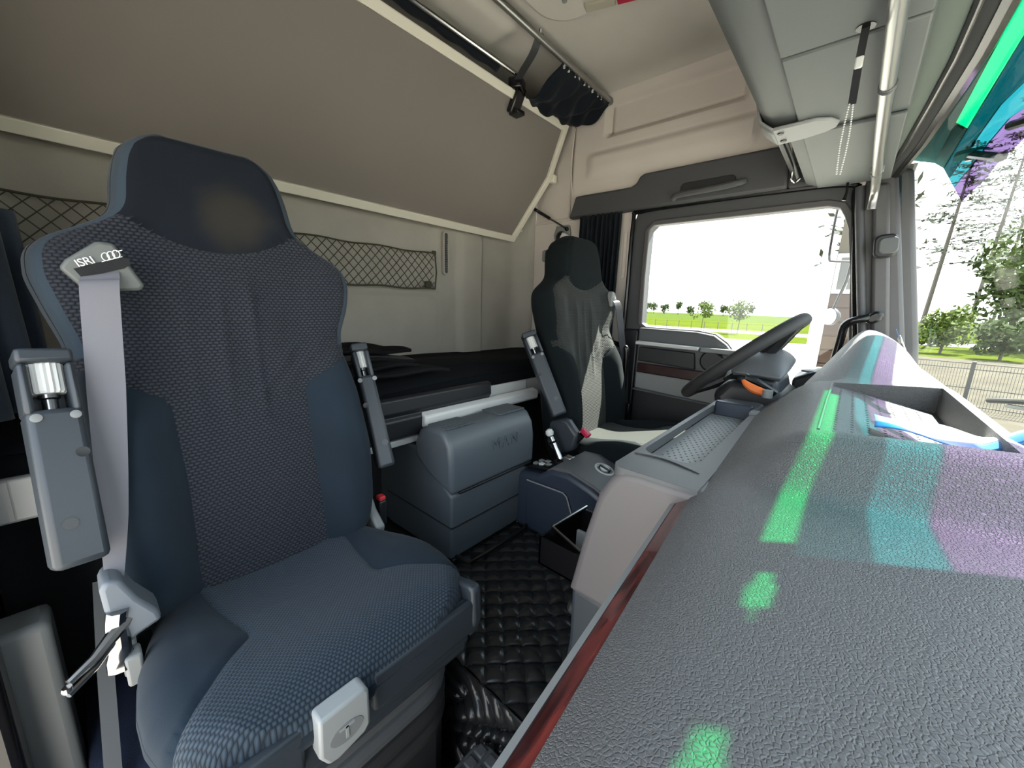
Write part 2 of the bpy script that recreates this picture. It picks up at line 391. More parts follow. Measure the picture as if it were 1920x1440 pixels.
for k in range(22):
    z = 1.196 + k * .0082
    o = build('slat', bx(-1.526, -1.518, .407, .425, z, z + .004), M['plastic_dark'], r) if _s is None else _s.copy()
    if _s is None: _s = o
    else: o.location = _s.location + Vector((0, 0, k * .0082)); COL.objects.link(o)

# left and right walls: rear lining, upper lining with ledge recess and padded swelling
def side_d(x, z):
    d = -.030 * sstep(x, -1.045, -1.015) * (1 - sstep(x, -.455, -.425)) * sstep(z, 1.845, 1.872) * (1 - sstep(z, 1.985, 2.01))
    d += .020 * sstep(x, -1.13, -1.08) * (1 - sstep(x, -.40, -.375)) * sstep(z, 1.66, 1.72) * (1 - sstep(z, 1.765, 1.80))
    d += -.012 * (1 - sstep(x, -1.215, -1.195)) * sstep(z, 1.50, 1.51)
    d += .06 * max(0, (z - 1.98) / .07) ** 2
    return d
xs = sorted(set(lin(-1.56, .04, 80) + [-1.045, -1.03, -1.015, -.455, -.44, -.425, -.40, -.387, -.375, -1.215, -1.205, -1.195, -1.13]))
zs = sorted(set(lin(1.50, 2.06, 40) + [1.51, 1.845, 1.858, 1.872, 1.985, 1.997, 2.01, 1.765, 1.78, 1.80]))
for sgn, nm in ((1, 'wall_left'), (-1, 'wall_right')):
    rt = sroot(nm, (-.8, sgn * 1.0, 0))
    build('upper_lining', grid(lambda x, z: (x, sgn * (1.0 - side_d(x, z)), z), xs, zs), M['side'], rt, solid=.01)
    build('rear_lining', prism([(-1.56, 0), (-.86, 0), (-.86, 1.505), (-1.56, 1.505)], 'y', sgn * 1.003, sgn * 1.045), M['side'], rt)
    build('outer_skin', bx(-1.58, .03, min(sgn*1.05, sgn*1.07), max(sgn*1.05, sgn*1.07), 1.53, 2.08), M['lorry'], rt)
    build('outer_skin', bx(-1.58, -.87, min(sgn*1.05, sgn*1.07), max(sgn*1.05, sgn*1.07), -.1, 1.53), M['lorry'], rt)
    # front pillar, leaning back with the glass
    build('front_pillar', prism([(-.04, 1.50), (.036, 1.50), (.14, .96), (.20, .55), (.20, .0), (.05, .0), (.045, .94), (.022, 1.04), (-.012, 1.214), (-.043, 1.386)], 'y', sgn * .965, sgn * 1.05), M['pillar'], rt, bevel=.012)
    build('outer_pillar_cover', prism([(-.04, 1.52), (.070, 1.52), (.175, .96), (.24, .55), (.10, .2), (.0, .9)], 'y', min(sgn*1.005, sgn*1.085), max(sgn*1.005, sgn*1.085)), M['pillar'], rt, bevel=.015, seg=3)
    build('pillar_cover', prism([(-.022, 1.47), (.020, 1.47), (.105, .94), (.058, .94)], 'y', sgn * .945, sgn * .97), M['pillar'], rt, bevel=.010)
    if sgn > 0:
        build('pillar_tube', tube([(-.052, .965, 1.47), (-.040, .963, 1.386), (-.010, .962, 1.214), (.035, .96, .96)], .013, 12), M['trim_dark'], rt)
        build('lining_seam', tube(smooth_path([(-1.195, .995, 1.50), (-1.20, .993, 1.62), (-1.215, .99, 1.75), (-1.20, .985, 1.93)], 6), .004, 6), M['side'], rt)
        build('lining_seam', tube([(-1.46, .998, 1.505), (-1.30, .998, 1.508), (-1.19, .998, 1.51)], .004, 6), M['side'], rt)
        build('relief_panel', prism([(-.892, 1.41), (-.875, 1.41), (-.872, 1.20), (-.890, 1.19)], 'y', .996, 1.003), M['side'], rt, bevel=.002)
# ceiling with hatch and a shallow recess behind the curtain rail
struct('ceiling', grid(lambda x, y: (x, y, 2.045 - .03 * max(0, (abs(y) - .9) / .1) ** 2 - .02 * sstep(x, -1.06, -1.10) * (1 - sstep(abs(y - .0), .36, .42))), lin(-1.56, .05, 60), lin(-1.0, 1.0, 61)), M['ceiling'], solid=.012)
struct('trim_3', bx(-1.58, .03, -1.07, 1.07, 2.07, 2.10), M['lorry'])                                  # roof skin
struct('trim_4', grid(lambda y, t: (wtop_x(y) + .001 - (wtop_x(y) - .02) * t, y, 1.508 + .57 * t), lin(-1.06, 1.06, 40), lin(0, 1, 6)), M['v_dark'], solid=.008)   # roof brow above the glass

# windscreen, its rubber seal, and the blind housing below the roof brow
ws = sroot('window_1', (.2, 0, .85))
build('glass', grid(lambda y, t: (wbot_x(y) + (wtop_x(y) - wbot_x(y)) * t, y, .80 + (1.50 - .80) * t), lin(-1.0, 1.0, 41), lin(0, 1, 9)), M['glass'], ws, solid=.005)
def along_top(off, z, n=41, y0=-.98, y1=.98): return [(wtop_x(y) - off, y, z) for y in lin(y0, y1, n)]
build('top_seal', tube(along_top(.008, 1.496), .014, 8), M['black'], ws)
build('top_seal', tube(along_top(.027, 1.494), .006, 8), M['rubber'], ws)
build('top_seal', tube(along_top(.038, 1.494), .007, 8), M['black'], ws)
for sgn in (1, -1):
    build('side_seal', tube([(wtop_x(.99) + (wbot_x(.99) - wtop_x(.99)) * t - .005, sgn * .985, 1.50 - .70 * t) for t in lin(0, 1, 8)], .013, 8), M['black'], ws)
build('seal_band', grid(lambda y, t: (wtop_x(y) - .046 + .044*t, y, 1.490), lin(-.98, .98, 41), lin(0, 1, 3)), M['black_matt'], ws, solid=.004)
struct('trim_5', join(grid(lambda y, t: (wtop_x(y) - .044 - t * (wtop_x(y) - .044 + .02), y, 1.493), lin(-.98, .98, 41), lin(0, 1, 3))), M['blind'], solid=.006)

# door_1: the driver's door in the left wall, with its window
HOLE = [(-.765, 1.405), (-.745, 1.425), (-.60, 1.425), (-.45, 1.425), (-.30, 1.425), (-.13, 1.425), (-.095, 1.415), (-.078, 1.385), (-.062, 1.344), (-.032, 1.183), (.008, .89), (-.02, .755), (-.20, .765), (-.27, .80), (-.325, .86), (-.38, .925), (-.43, .958), (-.50, .968), (-.62, .968), (-.735, .97), (-.758, .985), (-.765, 1.20)]
def outset(p, d):
    cx, cz = -.43, 1.15; out = []
    n = len(p)
    for i in range(n):
        a = Vector(p[i-1]); b = Vector(p[i]); c = Vector(p[(i+1) % n])
        t = (c - a).normalized(); nn = Vector((t.y, -t.x))
        if nn.dot(b - Vector((cx, cz))) < 0: nn = -nn
        out.append(tuple(b + nn * d))
    return out
def clampdoor(p): return [(min(-.02, max(-.855, x)), min(1.50, max(.02, z))) for x, z in p]
d1 = sroot('door_1', (-.43, 1.0, 0))
O1 = [(-.855, 1.42), (-.83, 1.50), (-.60, 1.50), (-.45, 1.50), (-.30, 1.50), (-.10, 1.50), (-.05, 1.49), (-.042, 1.44), (-.035, 1.36), (-.005, 1.19), (.045, .90), (.04, .55), (-.20, .55), (-.27, .55), (-.325, .55), (-.38, .55), (-.43, .55), (-.50, .55), (-.62, .55), (-.76, .55), (-.855, .70), (-.855, 1.20)]
build('door_frame', frame_prism(O1, outset(HOLE, .004), 'y', 1.0, 1.05), M['trim_dark'], d1, auto=30)
build('window_rim', frame_prism(outset(HOLE, .022), HOLE, 'y', .985, 1.02), M['pillar'], d1, bevel=.004)
build('door_glass', prism(outset(HOLE, .006), 'y', 1.026, 1.031), M['glass'], d1)
build('outer_seal', tube(smooth_path([(-.845, .985, .60), (-.845, .985, 1.1), (-.845, .985, 1.45), (-.82, .985, 1.49), (-.60, .985, 1.497), (-.3, .985, 1.497), (-.08, .985, 1.487), (-.06, .985, 1.44), (-.025, .985, 1.217), (.016, .983, .964)], 5), .010, 8), M['black'], d1)
build('rear_edge', bx(-.855, -.765, .975, 1.02, .02, .955), M['plastic_dark'], d1, bevel=.01)
build('lower_skin', bx(-.78, .0, 1.0, 1.05, 0, .56), M['plastic_dark'], d1)
build('upper_panel', prism([(-.76, .965), (-.50, .962), (-.43, .952), (-.38, .918), (-.325, .853), (-.27, .795), (-.20, .76), (-.04, .75), (-.04, .68), (-.76, .68)], 'y', .962, 1.0), M['plastic_mid'], d1, bevel=.008)
build('ledge', prism([(-.755, .905), (-.475, .900), (-.475, .884), (-.755, .888)], 'y', .925, .965), M['alu_pale'], d1, bevel=.004)
build('ledge', prism([(-.470, .900), (-.33, .900), (-.25, .86), (-.25, .84), (-.335, .878), (-.470, .880)], 'y', .93, .965), M['plastic_grey'], d1, bevel=.004)
build('pocket_lid', prism([(-.742, .878), (-.495, .872), (-.485, .80), (-.742, .812)], 'y', .945, .965), M['plastic_dark'], d1, bevel=.004)
build('speaker_cover', lathe([(.0, 0), (.038, 0), (.045, -.006), (.045, -.02)], (-.425, .94, .845), (0, -1, 0), 20), M['plastic_dark'], d1)
build('wood_inlay', prism([(-.742, .801), (-.05, .790), (-.05, .745), (-.742, .758)], 'y', .942, .965), M['wood_dark'], d1, bevel=.003)
build('lower_panel', prism([(-.745, .757), (-.05, .742), (-.05, .655), (-.30, .655), (-.745, .682)], 'y', .940, .965), M['plastic_grey'], d1, bevel=.004)
build('door_pocket', prism([(-.745, .678), (-.05, .650), (-.05, .06), (-.745, .06)], 'y', .93, .965), M['plastic_dark'], d1, bevel=.006)
build('pocket_lip', prism([(-.745, .682), (-.05, .654), (-.05, .646), (-.745, .674)], 'y', .915, .95), M['plastic_mid'], d1, bevel=.003)

# header panel above the door with a grab handle
hd = sroot('trim_6', (-.7, .98, 1.5))
build('header_panel', prism([(-1.19, 1.496), (-1.155, 1.60), (-.86, 1.598), (-.835, 1.61), (-.822, 1.635), (-.80, 1.645), (-.28, 1.645), (-.26, 1.60), (-.255, 1.496)], 'y', .955, 1.0), M['trim_dark'], hd, bevel=.010)
build('grab_recess', prism(rrect(.21, .048, .02, 5, -.53, 1.549), 'y', .950, .957), M['plastic_dark'], hd, bevel=.002)
build('grab_handle', tube(smooth_path([(-.655, .948, 1.515), (-.64, .93, 1.522), (-.55, .925, 1.525), (-.46, .925, 1.528), (-.41, .93, 1.534), (-.395, .948, 1.542)], 5), .012, 10), M['trim_dark'], hd)
build('front_header', prism([(-.255, 1.496), (-.26, 1.60), (-.02, 1.60), (-.02, 1.50)], 'y', .955, 1.0), M['trim_dark'], hd, bevel=.01)

# ================================================================= SEATS
WT = ([0, .03, .07, .12, .25, .37, .47, .53, .58, .63, .665, .685, .703, .720, .735, .748, .765, .81, .846, .870, .886, .896, .902],
      [.165, .195, .215, .228, .234, .226, .223, .231, .244, .255, .253, .245, .224, .192, .166, .153, .146, .140, .132, .121, .103, .082, .06])
def back_w(t): return interp(t, *WT)
def sm_back_w(t): return sum(back_w(t + k * .004) for k in (-2, -1, 0, 1, 2)) / 5 if t < .85 else back_w(t)
TB = .904; RIM = .019
def f_head(s, t): return (t - (.692 + .058 * (s / .150) ** 2)) if abs(s) < .26 else -1
def bol_b(t): return interp(t, [0, .03, .25, .402, .416, .492, .56], [.125, .118, .112, .116, .126, .248, .35])
def f_bol(s, t): return (abs(s) - bol_b(t))
def back_n(s, t, fold):
    w = sm_back_w(t); e = min((w - abs(s)), (TB - t) * 1.2, t * 1.5 + .004)
    R = .038; n = 0.0
    if e < R: n -= R * (1 - math.sqrt(max(0, 1 - (1 - max(e, 0) / R) ** 2)))
    n += .052 * sstep(abs(s), .10, .175) * (1 - sstep(t, .36, .54)) * sstep(t, -.05, .08)
    n += .020 * sstep(abs(s), .12, .20) * sstep(t, .50, .60) * (1 - sstep(t, .64, .72))
    n += .016 * sstep(t, .70, .76) + .012 * math.exp(-((t - .24) / .12) ** 2)
    n -= .0045 * math.exp(-(f_head(s, t) / .0055) ** 2)
    if t < .52: n -= .0050 * math.exp(-(f_bol(s, t) / .0055) ** 2)
    n -= .0030 * math.exp(-((w - abs(s) - RIM) / .004) ** 2) * sstep(t, .46, .52)
    if fold and t < .66:   # creases in the worn cover
        k = sstep(t, .30, .42) * (1 - sstep(t, .60, .67))
        n += .0066 * k * math.exp(-((s - .035 - .02 * (t - .5)) / .006) ** 2)
        n += .0052 * k * math.exp(-((s + .02 - .05 * (t - .5)) / .008) ** 2)
        n += .0050 * k * math.exp(-((s + .075) / .009) ** 2)
        n += .0075 * math.exp(-((s - .085 - .9 * (t - .42)) / .010) ** 2) * math.exp(-((t - .46) / .05) ** 2)
        n += .0065 * math.exp(-((s - .03 - .8 * (t - .40)) / .010) ** 2) * math.exp(-((t - .45) / .05) ** 2)
        n += .0020 * math.sin(s * 60 + t * 20) * k
    return n

def snap(s, t, fs, step):
    for f in fs:
        v = f(s, t)
        gx = (f(s + 1e-4, t) - v) / 1e-4; gt = (f(s, t + 1e-4) - v) / 1e-4; g2 = gx * gx + gt * gt
        if g2 < 1e-6: continue
        if abs(v) / math.sqrt(g2) < .52 * step: s -= v * gx / g2; t -= v * gt / g2
    return s, t

def split_build(P, st, nu, nv, region, names, mats, parent):
    """splits one fine surface into its sewn panels, each a mesh of its own"""
    cells = {}
    for j in range(nv - 1):
        for i in range(nu - 1):
            q = (j*nu+i, j*nu+i+1, (j+1)*nu+i+1, (j+1)*nu+i)
            s = sum(st[k][0] for k in q) / 4; t = sum(st[k][1] for k in q) / 4
            cells.setdefault(region(s, t), []).append(q)
    for key, F in cells.items():
        ids = sorted({k for f in F for k in f}); mp = {k: n for n, k in enumerate(ids)}
        build(names[key], ([P[k] for k in ids], [tuple(mp[k] for k in f) for f in F]), mats[key], parent, uv=[st[k] for k in ids], auto=80)

def backrest(root, p0, recline, mats, fold):
    a = math.radians(recline); U = Vector((-math.sin(a), 0, math.cos(a))); N = Vector((math.cos(a), 0, math.sin(a))); S = Vector((0, 1, 0)); p0 = Vector(p0)
    at = lambda s, t, n: p0 + S*s + U*t + N*n
    T = TB; nv, nu = 124, 69
    ts = lin(0, .80, 104) + [.80 + (T - .80) * math.sin(PI/2 * k / 20) for k in range(1, 21)]
    st, P = [], []
    for t in ts:
        w = sm_back_w(min(t, .902))
        for i in range(nu):
            wi = max(.02, w - RIM)
            s = (-w + (w - wi) * i / 4) if i < 4 else ((w - (w - wi) * (nu - 1 - i) / 4) if i > nu - 5 else wi * ((i - 4) / (nu - 9) * 2 - 1))
            s2, t2 = s, t
            if 4 < i < nu - 5 and 0.004 < t < T - .01: s2, t2 = snap(s, t, (f_head,) if t > .56 else (f_bol,), .0078)
            s2 = max(-w, min(w, s2)); st.append((s2, t2)); P.append(at(s2, t2, back_n(s2, t2, fold)))
    def region(s, t):
        if (abs(s) > sm_back_w(min(t, .902)) - RIM and t > .50) or t > TB - .011: return 'e'
        if f_head(s, t) > 0: return 'h'
        if t < .52 and f_bol(s, t) > 0: return 'l' if s < 0 else 'r'
        return 'c'
    split_build(P, st, nu, len(ts), region, {'h': 'headrest', 'l': 'side_bolster', 'r': 'side_bolster', 'c': 'backrest_panel', 'e': 'edge_welt'}, mats, root)
    # rolled edge and back shell
    V, F = [], []; prof = [(0, -.036), (.004, -.046), (.004, -.062), (-.002, -.082), (-.018, -.100), (-.05, -.108)]
    ring = []
    for t in ts: ring.append((sm_back_w(min(t, .902)), t))
    loop = [(-w, t) for w, t in ring] + [(w, t) for w, t in reversed(ring)]
    for k, (o, n) in enumerate(prof):
        for s, t in loop:
            bulge = back_n(s * .9999, t, False) + .038 if k < 3 else 0
            sc_ = 1 + o / .23; tt = t if o < 0 else t
            V.append(at(s * sc_, min(tt + (o if t > .86 else 0), T + .004), n + bulge * (1 - k / 3)))
    L = len(loop)
    for k in range(len(prof) - 1):
        for i in range(L): F.append((k*L+i, k*L+(i+1) % L, (k+1)*L+(i+1) % L, (k+1)*L+i))
    n0 = len(ring)
    for i in range(n0 - 1): F.append(((len(prof)-1)*L+i, (len(prof)-1)*L+i+1, (len(prof)-1)*L+L-2-i, (len(prof)-1)*L+L-1-i))
    build('back_shell', (V, F), mats['e'], root, auto=60)
    return at

WX = ([0, .02, .06, .12, .20, .28, .34, .39, .42, .445, .462, .472],
      [.150, .178, .202, .220, .236, .242, .240, .230, .214, .190, .155, .11]); WX = ([x * .445 / .475 for x in WX[0]], WX[1])
def cush_w(x): return interp(x, *WX)
def wing_b(x): return interp(x, [0, .06, .245, .257, .36, .43], [.140, .135, .108, .111, .200, .28])
def f_wing(s, x): return abs(s) - wing_b(x)
def cush_n(s, x):
    L = .446; w = cush_w(x); e = min(w - abs(s), (L - x) * 1.0, x * 2 + .01); R = .050; n = 0
    if e < R: n -= R * (1 - math.sqrt(max(0, 1 - (1 - max(e, 0) / R) ** 2)))
    n += .050 * sstep(x, .06, .40) + .016 * sstep(abs(s), .10, .17) * (1 - sstep(x, .22, .36)) - .010 * math.exp(-(s / .1) ** 2) * (1 - sstep(x, .2, .4))
    if x < .38: n -= .0045 * math.exp(-(f_wing(s, x) / .0055) ** 2)
    n += .0015 * math.sin(x * 38) * math.exp(-(s / .12) ** 2)
    return n
def cushion(root, p0, mats):
    p0 = Vector(p0); L = .446; nu = 97
    xs_ = lin(0, .35, 50) + [.35 + (L - .35) * math.sin(PI/2 * k / 22) for k in range(1, 23)]
    st, P = [], []
    for x in xs_:
        w = cush_w(x)
        for i in range(nu):
            s = math.sin((i / (nu - 1) * 2 - 1) * PI / 2 * .80) / math.sin(PI / 2 * .80) * w
            s2, x2 = s, x
            if 0 < i < nu - 1 and .004 < x < .40: s2, x2 = snap(s, x, (f_wing,), .0088)
            s2 = max(-w, min(w, s2)); st.append((s2, x2)); P.append(p0 + Vector((x2, s2, cush_n(s2, x2))))
    split_build(P, st, nu, len(xs_), lambda s, x: (('l' if s < 0 else 'r') if (x < .39 and f_wing(s, x) > 0) else 'c'),
                {'l': 'cushion_wing', 'r': 'cushion_wing', 'c': 'cushion_panel'}, mats, root)
    V, F = [], []
    loop = [(x, -cush_w(x)) for x in xs_] + [(x, cush_w(x)) for x in reversed(xs_)]
    prof = [(1, 0), (1.006, -.004), (.995, -.010), (.95, -.014)]
    for k, (m_, dz) in enumerate(prof):
        for x, s in loop:
            V.append(p0 + Vector(((x - .24) * m_ + .24, s * m_, cush_n(s * .9999, x) * (1 - k / 3) - .020 * k / 3 + dz)))
    n = len(loop)
    for k in range(3):
        for i in range(n): F.append((k*n+i, k*n+(i+1) % n, (k+1)*n+(i+1) % n, (k+1)*n+i))
    for i in range(len(xs_) - 1): F.append((3*n+i, 3*n+i+1, 3*n+n-2-i, 3*n+n-1-i))
    build('cushion_skirt', (V, F), mats['e'], root, auto=60)

def armrest(root, base, top, fwd, w, d, knob, mirror=1, holes=True):
    """folded-up armrest: a box along base->top whose underside looks along fwd"""
    base, top = Vector(base), Vector(top); u = (top - base).normalized(); f = Vector(fwd); f = (f - u*f.dot(u)).normalized(); s = u.cross(f)
    mt = Matrix((( s.x, f.x, u.x, base.x), (s.y, f.y, u.y, base.y), (s.z, f.z, u.z, base.z), (0, 0, 0, 1)))
    h = (top - base).length; hk = h - .085
    body = build('armrest', xf(join(box((0, 0, hk/2), (w, d, hk))), mt), M['plastic'], root, bevel=.008)
    hd_ = build('armrest_end', xf(join(box((-w/2+.005, 0, hk+.03), (.010, d, .072)), box((w/2-.005, 0, hk+.03), (.010, d, .072)), box((0, 0, h-.008), (w, d, .020)), box((0, -d/2+.006, hk+.03), (w, .012, .07))), mt), M['plastic'], root, bevel=.006)
    if knob:
        R_, n = min(.0185, w/2 - .006), 36
        prof = [(R_*.9, 0), (R_, .003), (R_, .042), (R_*.9, .046)]
        V, F = lathe(prof, (0, .002, hk + .024), (0, 0, 1), n)
        V = [((v[0]*(.93 if (i % n) % 2 else 1.02)), (v[1] - .002)*(.93 if (i % n) % 2 else 1.02) + .002, v[2]) for i, v in enumerate(V)]
        k = build('adjuster_knob', xf((V, F), mt), M['plastic_white'], hd_, auto=20)
        k['label'] = 'fluted white adjuster knob'
        build('knob_shaft', xf(lathe([(.008, 0), (.008, .016), (.011, .018), (.011, .026)], (0, .002, hk)), mt), M['chrome'], hd_)
    if holes:
        for sx, hz in ((-.018, hk-.012), (.018, hk-.012)):
            build('screw', xf(lathe([(.0058, 0), (.0058, .0025), (.004, .003)], (sx, d/2-.0005, hz), (0, 1, 0), 12), mt), M['plastic_grey'], body)
        build('screw', xf(lathe([(.007, 0), (.007, .002), (.004, .0015)], (.018*mirror, d/2-.0005, h*.50), (0, 1, 0), 12), mt), M['plastic_dark'], body)
        build('screw_hole', xf(lathe([(.008, 0), (.008, .001)], (-.006*mirror, d/2, h*.19), (0, 1, 0), 12), mt), M['black'], body)
    return body

def ribbon(pts, w, side, th=.0022):
    """flat webbing along pts; side = list of or single width direction"""
    V, F = [], []; n = len(pts)
    for i, p in enumerate(pts):
        p = Vector(p); s = Vector(side[i] if isinstance(side, list) else side).normalized()
        ww = w[i] if isinstance(w, list) else w
        t = (Vector(pts[min(i+1, n-1)]) - Vector(pts[max(i-1, 0)])).normalized(); nn = t.cross(s).normalized()
        for a, b in ((-1, -1), (1, -1), (1, 1), (-1, 1)): V.append(p + s*ww/2*a + nn*th/2*b)
    for i in range(n-1):
        for k in range(4): F.append((i*4+k, i*4+(k+1) % 4, (i+1)*4+(k+1) % 4, (i+1)*4+k))
    F += [(3, 2, 1, 0), tuple((n-1)*4+k for k in range(4))]
    return V, F

# ---- passenger seat
PS = thing('passenger_seat', (-.66, -.6, .0), 'large dark blue passenger seat with knitted cover nearest the camera', 'seat')
pm = {'h': M['cloth_head'], 'l': M['cloth'], 'r': M['cloth'], 'c': M['knit_back'], 'e': M['piping']}
atP = backrest(PS, (-.842, -.6, .455), 11, pm, True)
cm = {'l': M['cloth'], 'r': M['cloth'], 'c': M['knit_cush'], 'e': M['cloth']}
cushion(PS, (-.892, -.588, .500), cm)
build('seat_hinge', join(prism([(-.89, .42), (-.80, .43), (-.76, .50), (-.80, .55), (-.86, .585), (-.91, .56)], 'y', -.835, -.815)), M['plastic_grey'], PS, bevel=.006)
build('seat_hinge', join(prism([(-.90, .44), (-.82, .44), (-.80, .50), (-.84, .53), (-.87, .575), (-.91, .56)], 'y', -.385, -.362)), M['plastic_grey'], PS, bevel=.006)
for y in (-.70, -.50): build('back_bracket', bx(-.90, -.83, y-.03, y+.03, .455, .475), M['alu_pale'], PS, bevel=.003)
build('seat_pan', bx(-.90, -.48, -.800, -.388, .42, .462), M['plastic_dark'], PS, bevel=.02)
# base shroud with its front trim, height lever and bellows
sh = build('base_shroud', bx(-.88, -.456, -.815, -.395, .40, .455), M['plastic'], PS, bevel=.012)
build('front_board', bx(-.474, -.455, -.815, -.395, .42, .508), M['plastic'], sh, bevel=.006)
build('shroud_trim', join(bx(-.462, -.445, -.595, -.385, .445, .512)), M['plastic'], sh, bevel=.006)
build('shroud_trim', join(bx(-.462, -.445, -.82, -.690, .445, .512)), M['plastic'], sh, bevel=.006)
build('corner_cap', join(prism([(-.60, .43), (-.452, .432), (-.440, .47), (-.444, .535), (-.457, .54), (-.60, .50)], 'y', -.398, -.376)), M['plastic'], sh, bevel=.006)
build('cap_screw', lathe([(.006, 0), (.006, .002), (.003, .003)], (-.462, -.376, .475), (0, 1, 0), 12), M['plastic_grey'], sh)
lv = build('height_lever', prism([(-.678, .524), (-.616, .526), (-.610, .519), (-.610, .462), (-.618, .452), (-.657, .444), (-.670, .447), (-.680, .466)], 'x', -.455, -.427), M['lever'], PS, bevel=.006, seg=3)
lv['label'] = 'pale grey height lever with an oval recess'
build('lever_recess', prism([(-.644 + .023*math.cos(a*PI/12), .479 + .015*math.sin(a*PI/12)) for a in range(24)], 'x', -.428, -.4264), M['plastic_grey'], lv)
build('lever_mark', join(bx(-.4267, -.4254, -.646, -.642, .470, .490), bx(-.4267, -.4254, -.654, -.634, .487, .491)), M['lever'], lv)
for k, z in enumerate((.388, .348, .308, .268)):
    ring = [(-.665 + x, -.605 + y) for x, y in rrect(.36, .37, .07, 6)]
    build('bellows_fold', tube([(x, y, z) for x, y in ring], .021, 10, closed=True), M['plastic_mid'] if k < 2 else M['rubber'], PS)
build('bellows_core', bx(-.84, -.49, -.79, -.42, .05, .40), M['rubber'], PS, bevel=.03)
build('base_plate', bx(-.86, -.45, -.80, -.41, .0, .05), M['black_matt'], PS, bevel=.01)
build('suspension_rod', tube([(-.50, -.44, .10), (-.44, -.46, .06)], .012, 10), M['alu'], PS)
# armrests folded up on both sides
armrest(PS, (-.757, -.853, .678), (-.868, -.853, .960), (1, .16, 0), .054, .055, True)
armrest(PS, (-.845, -.330, .632), (-.975, -.325, .930), (1, -.30, 0), .040, .060, True, -1)
# belt guide, belt and anchor
gp = [(-.816, 1.090), (-.772, 1.126), (-.752, 1.124), (-.730, 1.062), (-.735, 1.055), (-.762, 1.052), (-.806, 1.062), (-.822, 1.083)]
gd = build('belt_guide', prism([(-.820, 1.083), (-.812, 1.096), (-.776, 1.127), (-.757, 1.126), (-.728, 1.062), (-.734, 1.054), (-.768, 1.051), (-.800, 1.055)], 'x', -.916, -.896), M['guide'], PS, bevel=.006, seg=3)
build('guide_slot', prism([(-.805, 1.083), (-.752, 1.106), (-.743, 1.103), (-.742, 1.095), (-.750, 1.088), (-.798, 1.070)], 'x', -.897, -.8945), M['black_matt'], gd)
lettering('guide_lettering', 'ISRI', .0155, M['white_film'], gd, (-.8935, -.792, 1.094), (0, 1, .43), (0, -.43, 1), spacing=.9)
for k in range(3):
    y = -.769 + k * .0062
    build('emblem_ring', tube([(-.8935, y + .0042*math.cos(a*PI/8), 1.1040 + k*.0027 + .0058*math.sin(a*PI/8)) for a in range(16)], .0007, 5, closed=True), M['white_film'], gd)
build('emblem_bar', join(prism([(-.774, 1.0955), (-.750, 1.1058), (-.750, 1.1068), (-.774, 1.0965)], 'x', -.8945, -.8932), prism([(-.756, 1.1125), (-.749, 1.1155), (-.749, 1.1168), (-.756, 1.1138)], 'x', -.8945, -.8932)), M['white_film'], gd)
bp = smooth_path([(-.902, -.777, 1.080), (-.888, -.779, 1.070), (-.875, -.783, 1.045), (-.855, -.795, .90), (-.825, -.808, .76), (-.79, -.820, .66), (-.752, -.832, .585)], 6)
build('seat_belt', ribbon(bp, [interp(i/(len(bp)-1), [0, .5, .75, 1], [.044, .044, .034, .014]) for i in range(len(bp))], [Vector((0, 1, interp(i/(len(bp)-1), [0, .2, 1], [.38, .1, .3]))) for i in range(len(bp))]), M['belt'], PS)
an = build('belt_anchor', tube(smooth_path([(-.735, -.835, .505), (-.742, -.833, .54), (-.748, -.832, .57), (-.745, -.828, .595)], 4), [.016]*3 + [.013]*10, 10), M['chrome'], PS)
build('belt_tongue', join(tube([(-.70, -.882, .545), (-.715, -.858, .553), (-.735, -.838, .562), (-.752, -.815, .575)], [.005, .006, .009, .008], 8), tube([(-.69, -.884, .535), (-.712, -.858, .541), (-.738, -.836, .552)], .004, 8), lathe([(.005, -.004), (.006, 0), (.005, .004)], (-.695, -.884, .54), (0, 0, 1), 10)), M['chrome'], an)
build('anchor_block', box((-.735, -.822, .50), (.03, .02, .05)), M['plastic_grey'], an, bevel=.004)
build('belt_cover', join(prism([(-.842, .632), (-.836, .645), (-.820, .640), (-.806, .602), (-.787, .568), (-.783, .550), (-.812, .540), (-.826, .528), (-.840, .566)], 'x', -.80, -.742)), M['cover'], PS, bevel=.006)
bk = build('belt_buckle', box((-.87, -.335, .50), (.03, .022, .07)), M['plastic_dark'], PS, bevel=.005)
b2 = build('buckle_button', box((-.868, -.335, .540), (.022, .018, .012)), M['red_button'], bk, bevel=.003); b2['label'] = 'red buckle release button'

# ---- driver seat
DS = thing('driver_seat', (-.58, .6, .0), 'black driver seat with grey knit centre beside the left door', 'seat')
dm = {'h': M['cloth_drv'], 'l': M['cloth_drv'], 'r': M['cloth_drv'], 'c': M['knit_drv'], 'e': M['cloth_drv']}
backrest(DS, (-.755, .6, .435), 8, dm, True)
cushion(DS, (-.80, .6, .545), {'l': M['cloth_drv'], 'r': M['cloth_drv'], 'c': M['knit_drv'], 'e': M['cloth_drv']})
build('base_shroud', bx(-.80, -.36, .385, .815, .30, .49), M['black_matt'], DS, bevel=.02)
build('base_plate', bx(-.78, -.38, .40, .80, .0, .30), M['black_matt'], DS, bevel=.02)
armrest(DS, (-.765, .335, .655), (-.925, .330, .945), (.75, -.65, 0), .055, .062, True, -1)
build('side_cover', prism([(-.81, .545), (-.80, .625), (-.745, .650), (-.72, .645), (-.675, .60), (-.69, .54), (-.735, .515), (-.79, .52)], 'y', .322, .362), M['plastic'], DS, bevel=.012, seg=3)
dbk = build('belt_buckle', tube([(-.70, .345, .56), (-.668, .345, .605)], [.012, .014], 8), M['black'], DS)
build('buckle_head', box((-.655, .345, .612), (.036, .024, .018), Matrix.Rotation(math.radians(35), 3, 'Y')), M['red_plastic'], dbk, bevel=.004)
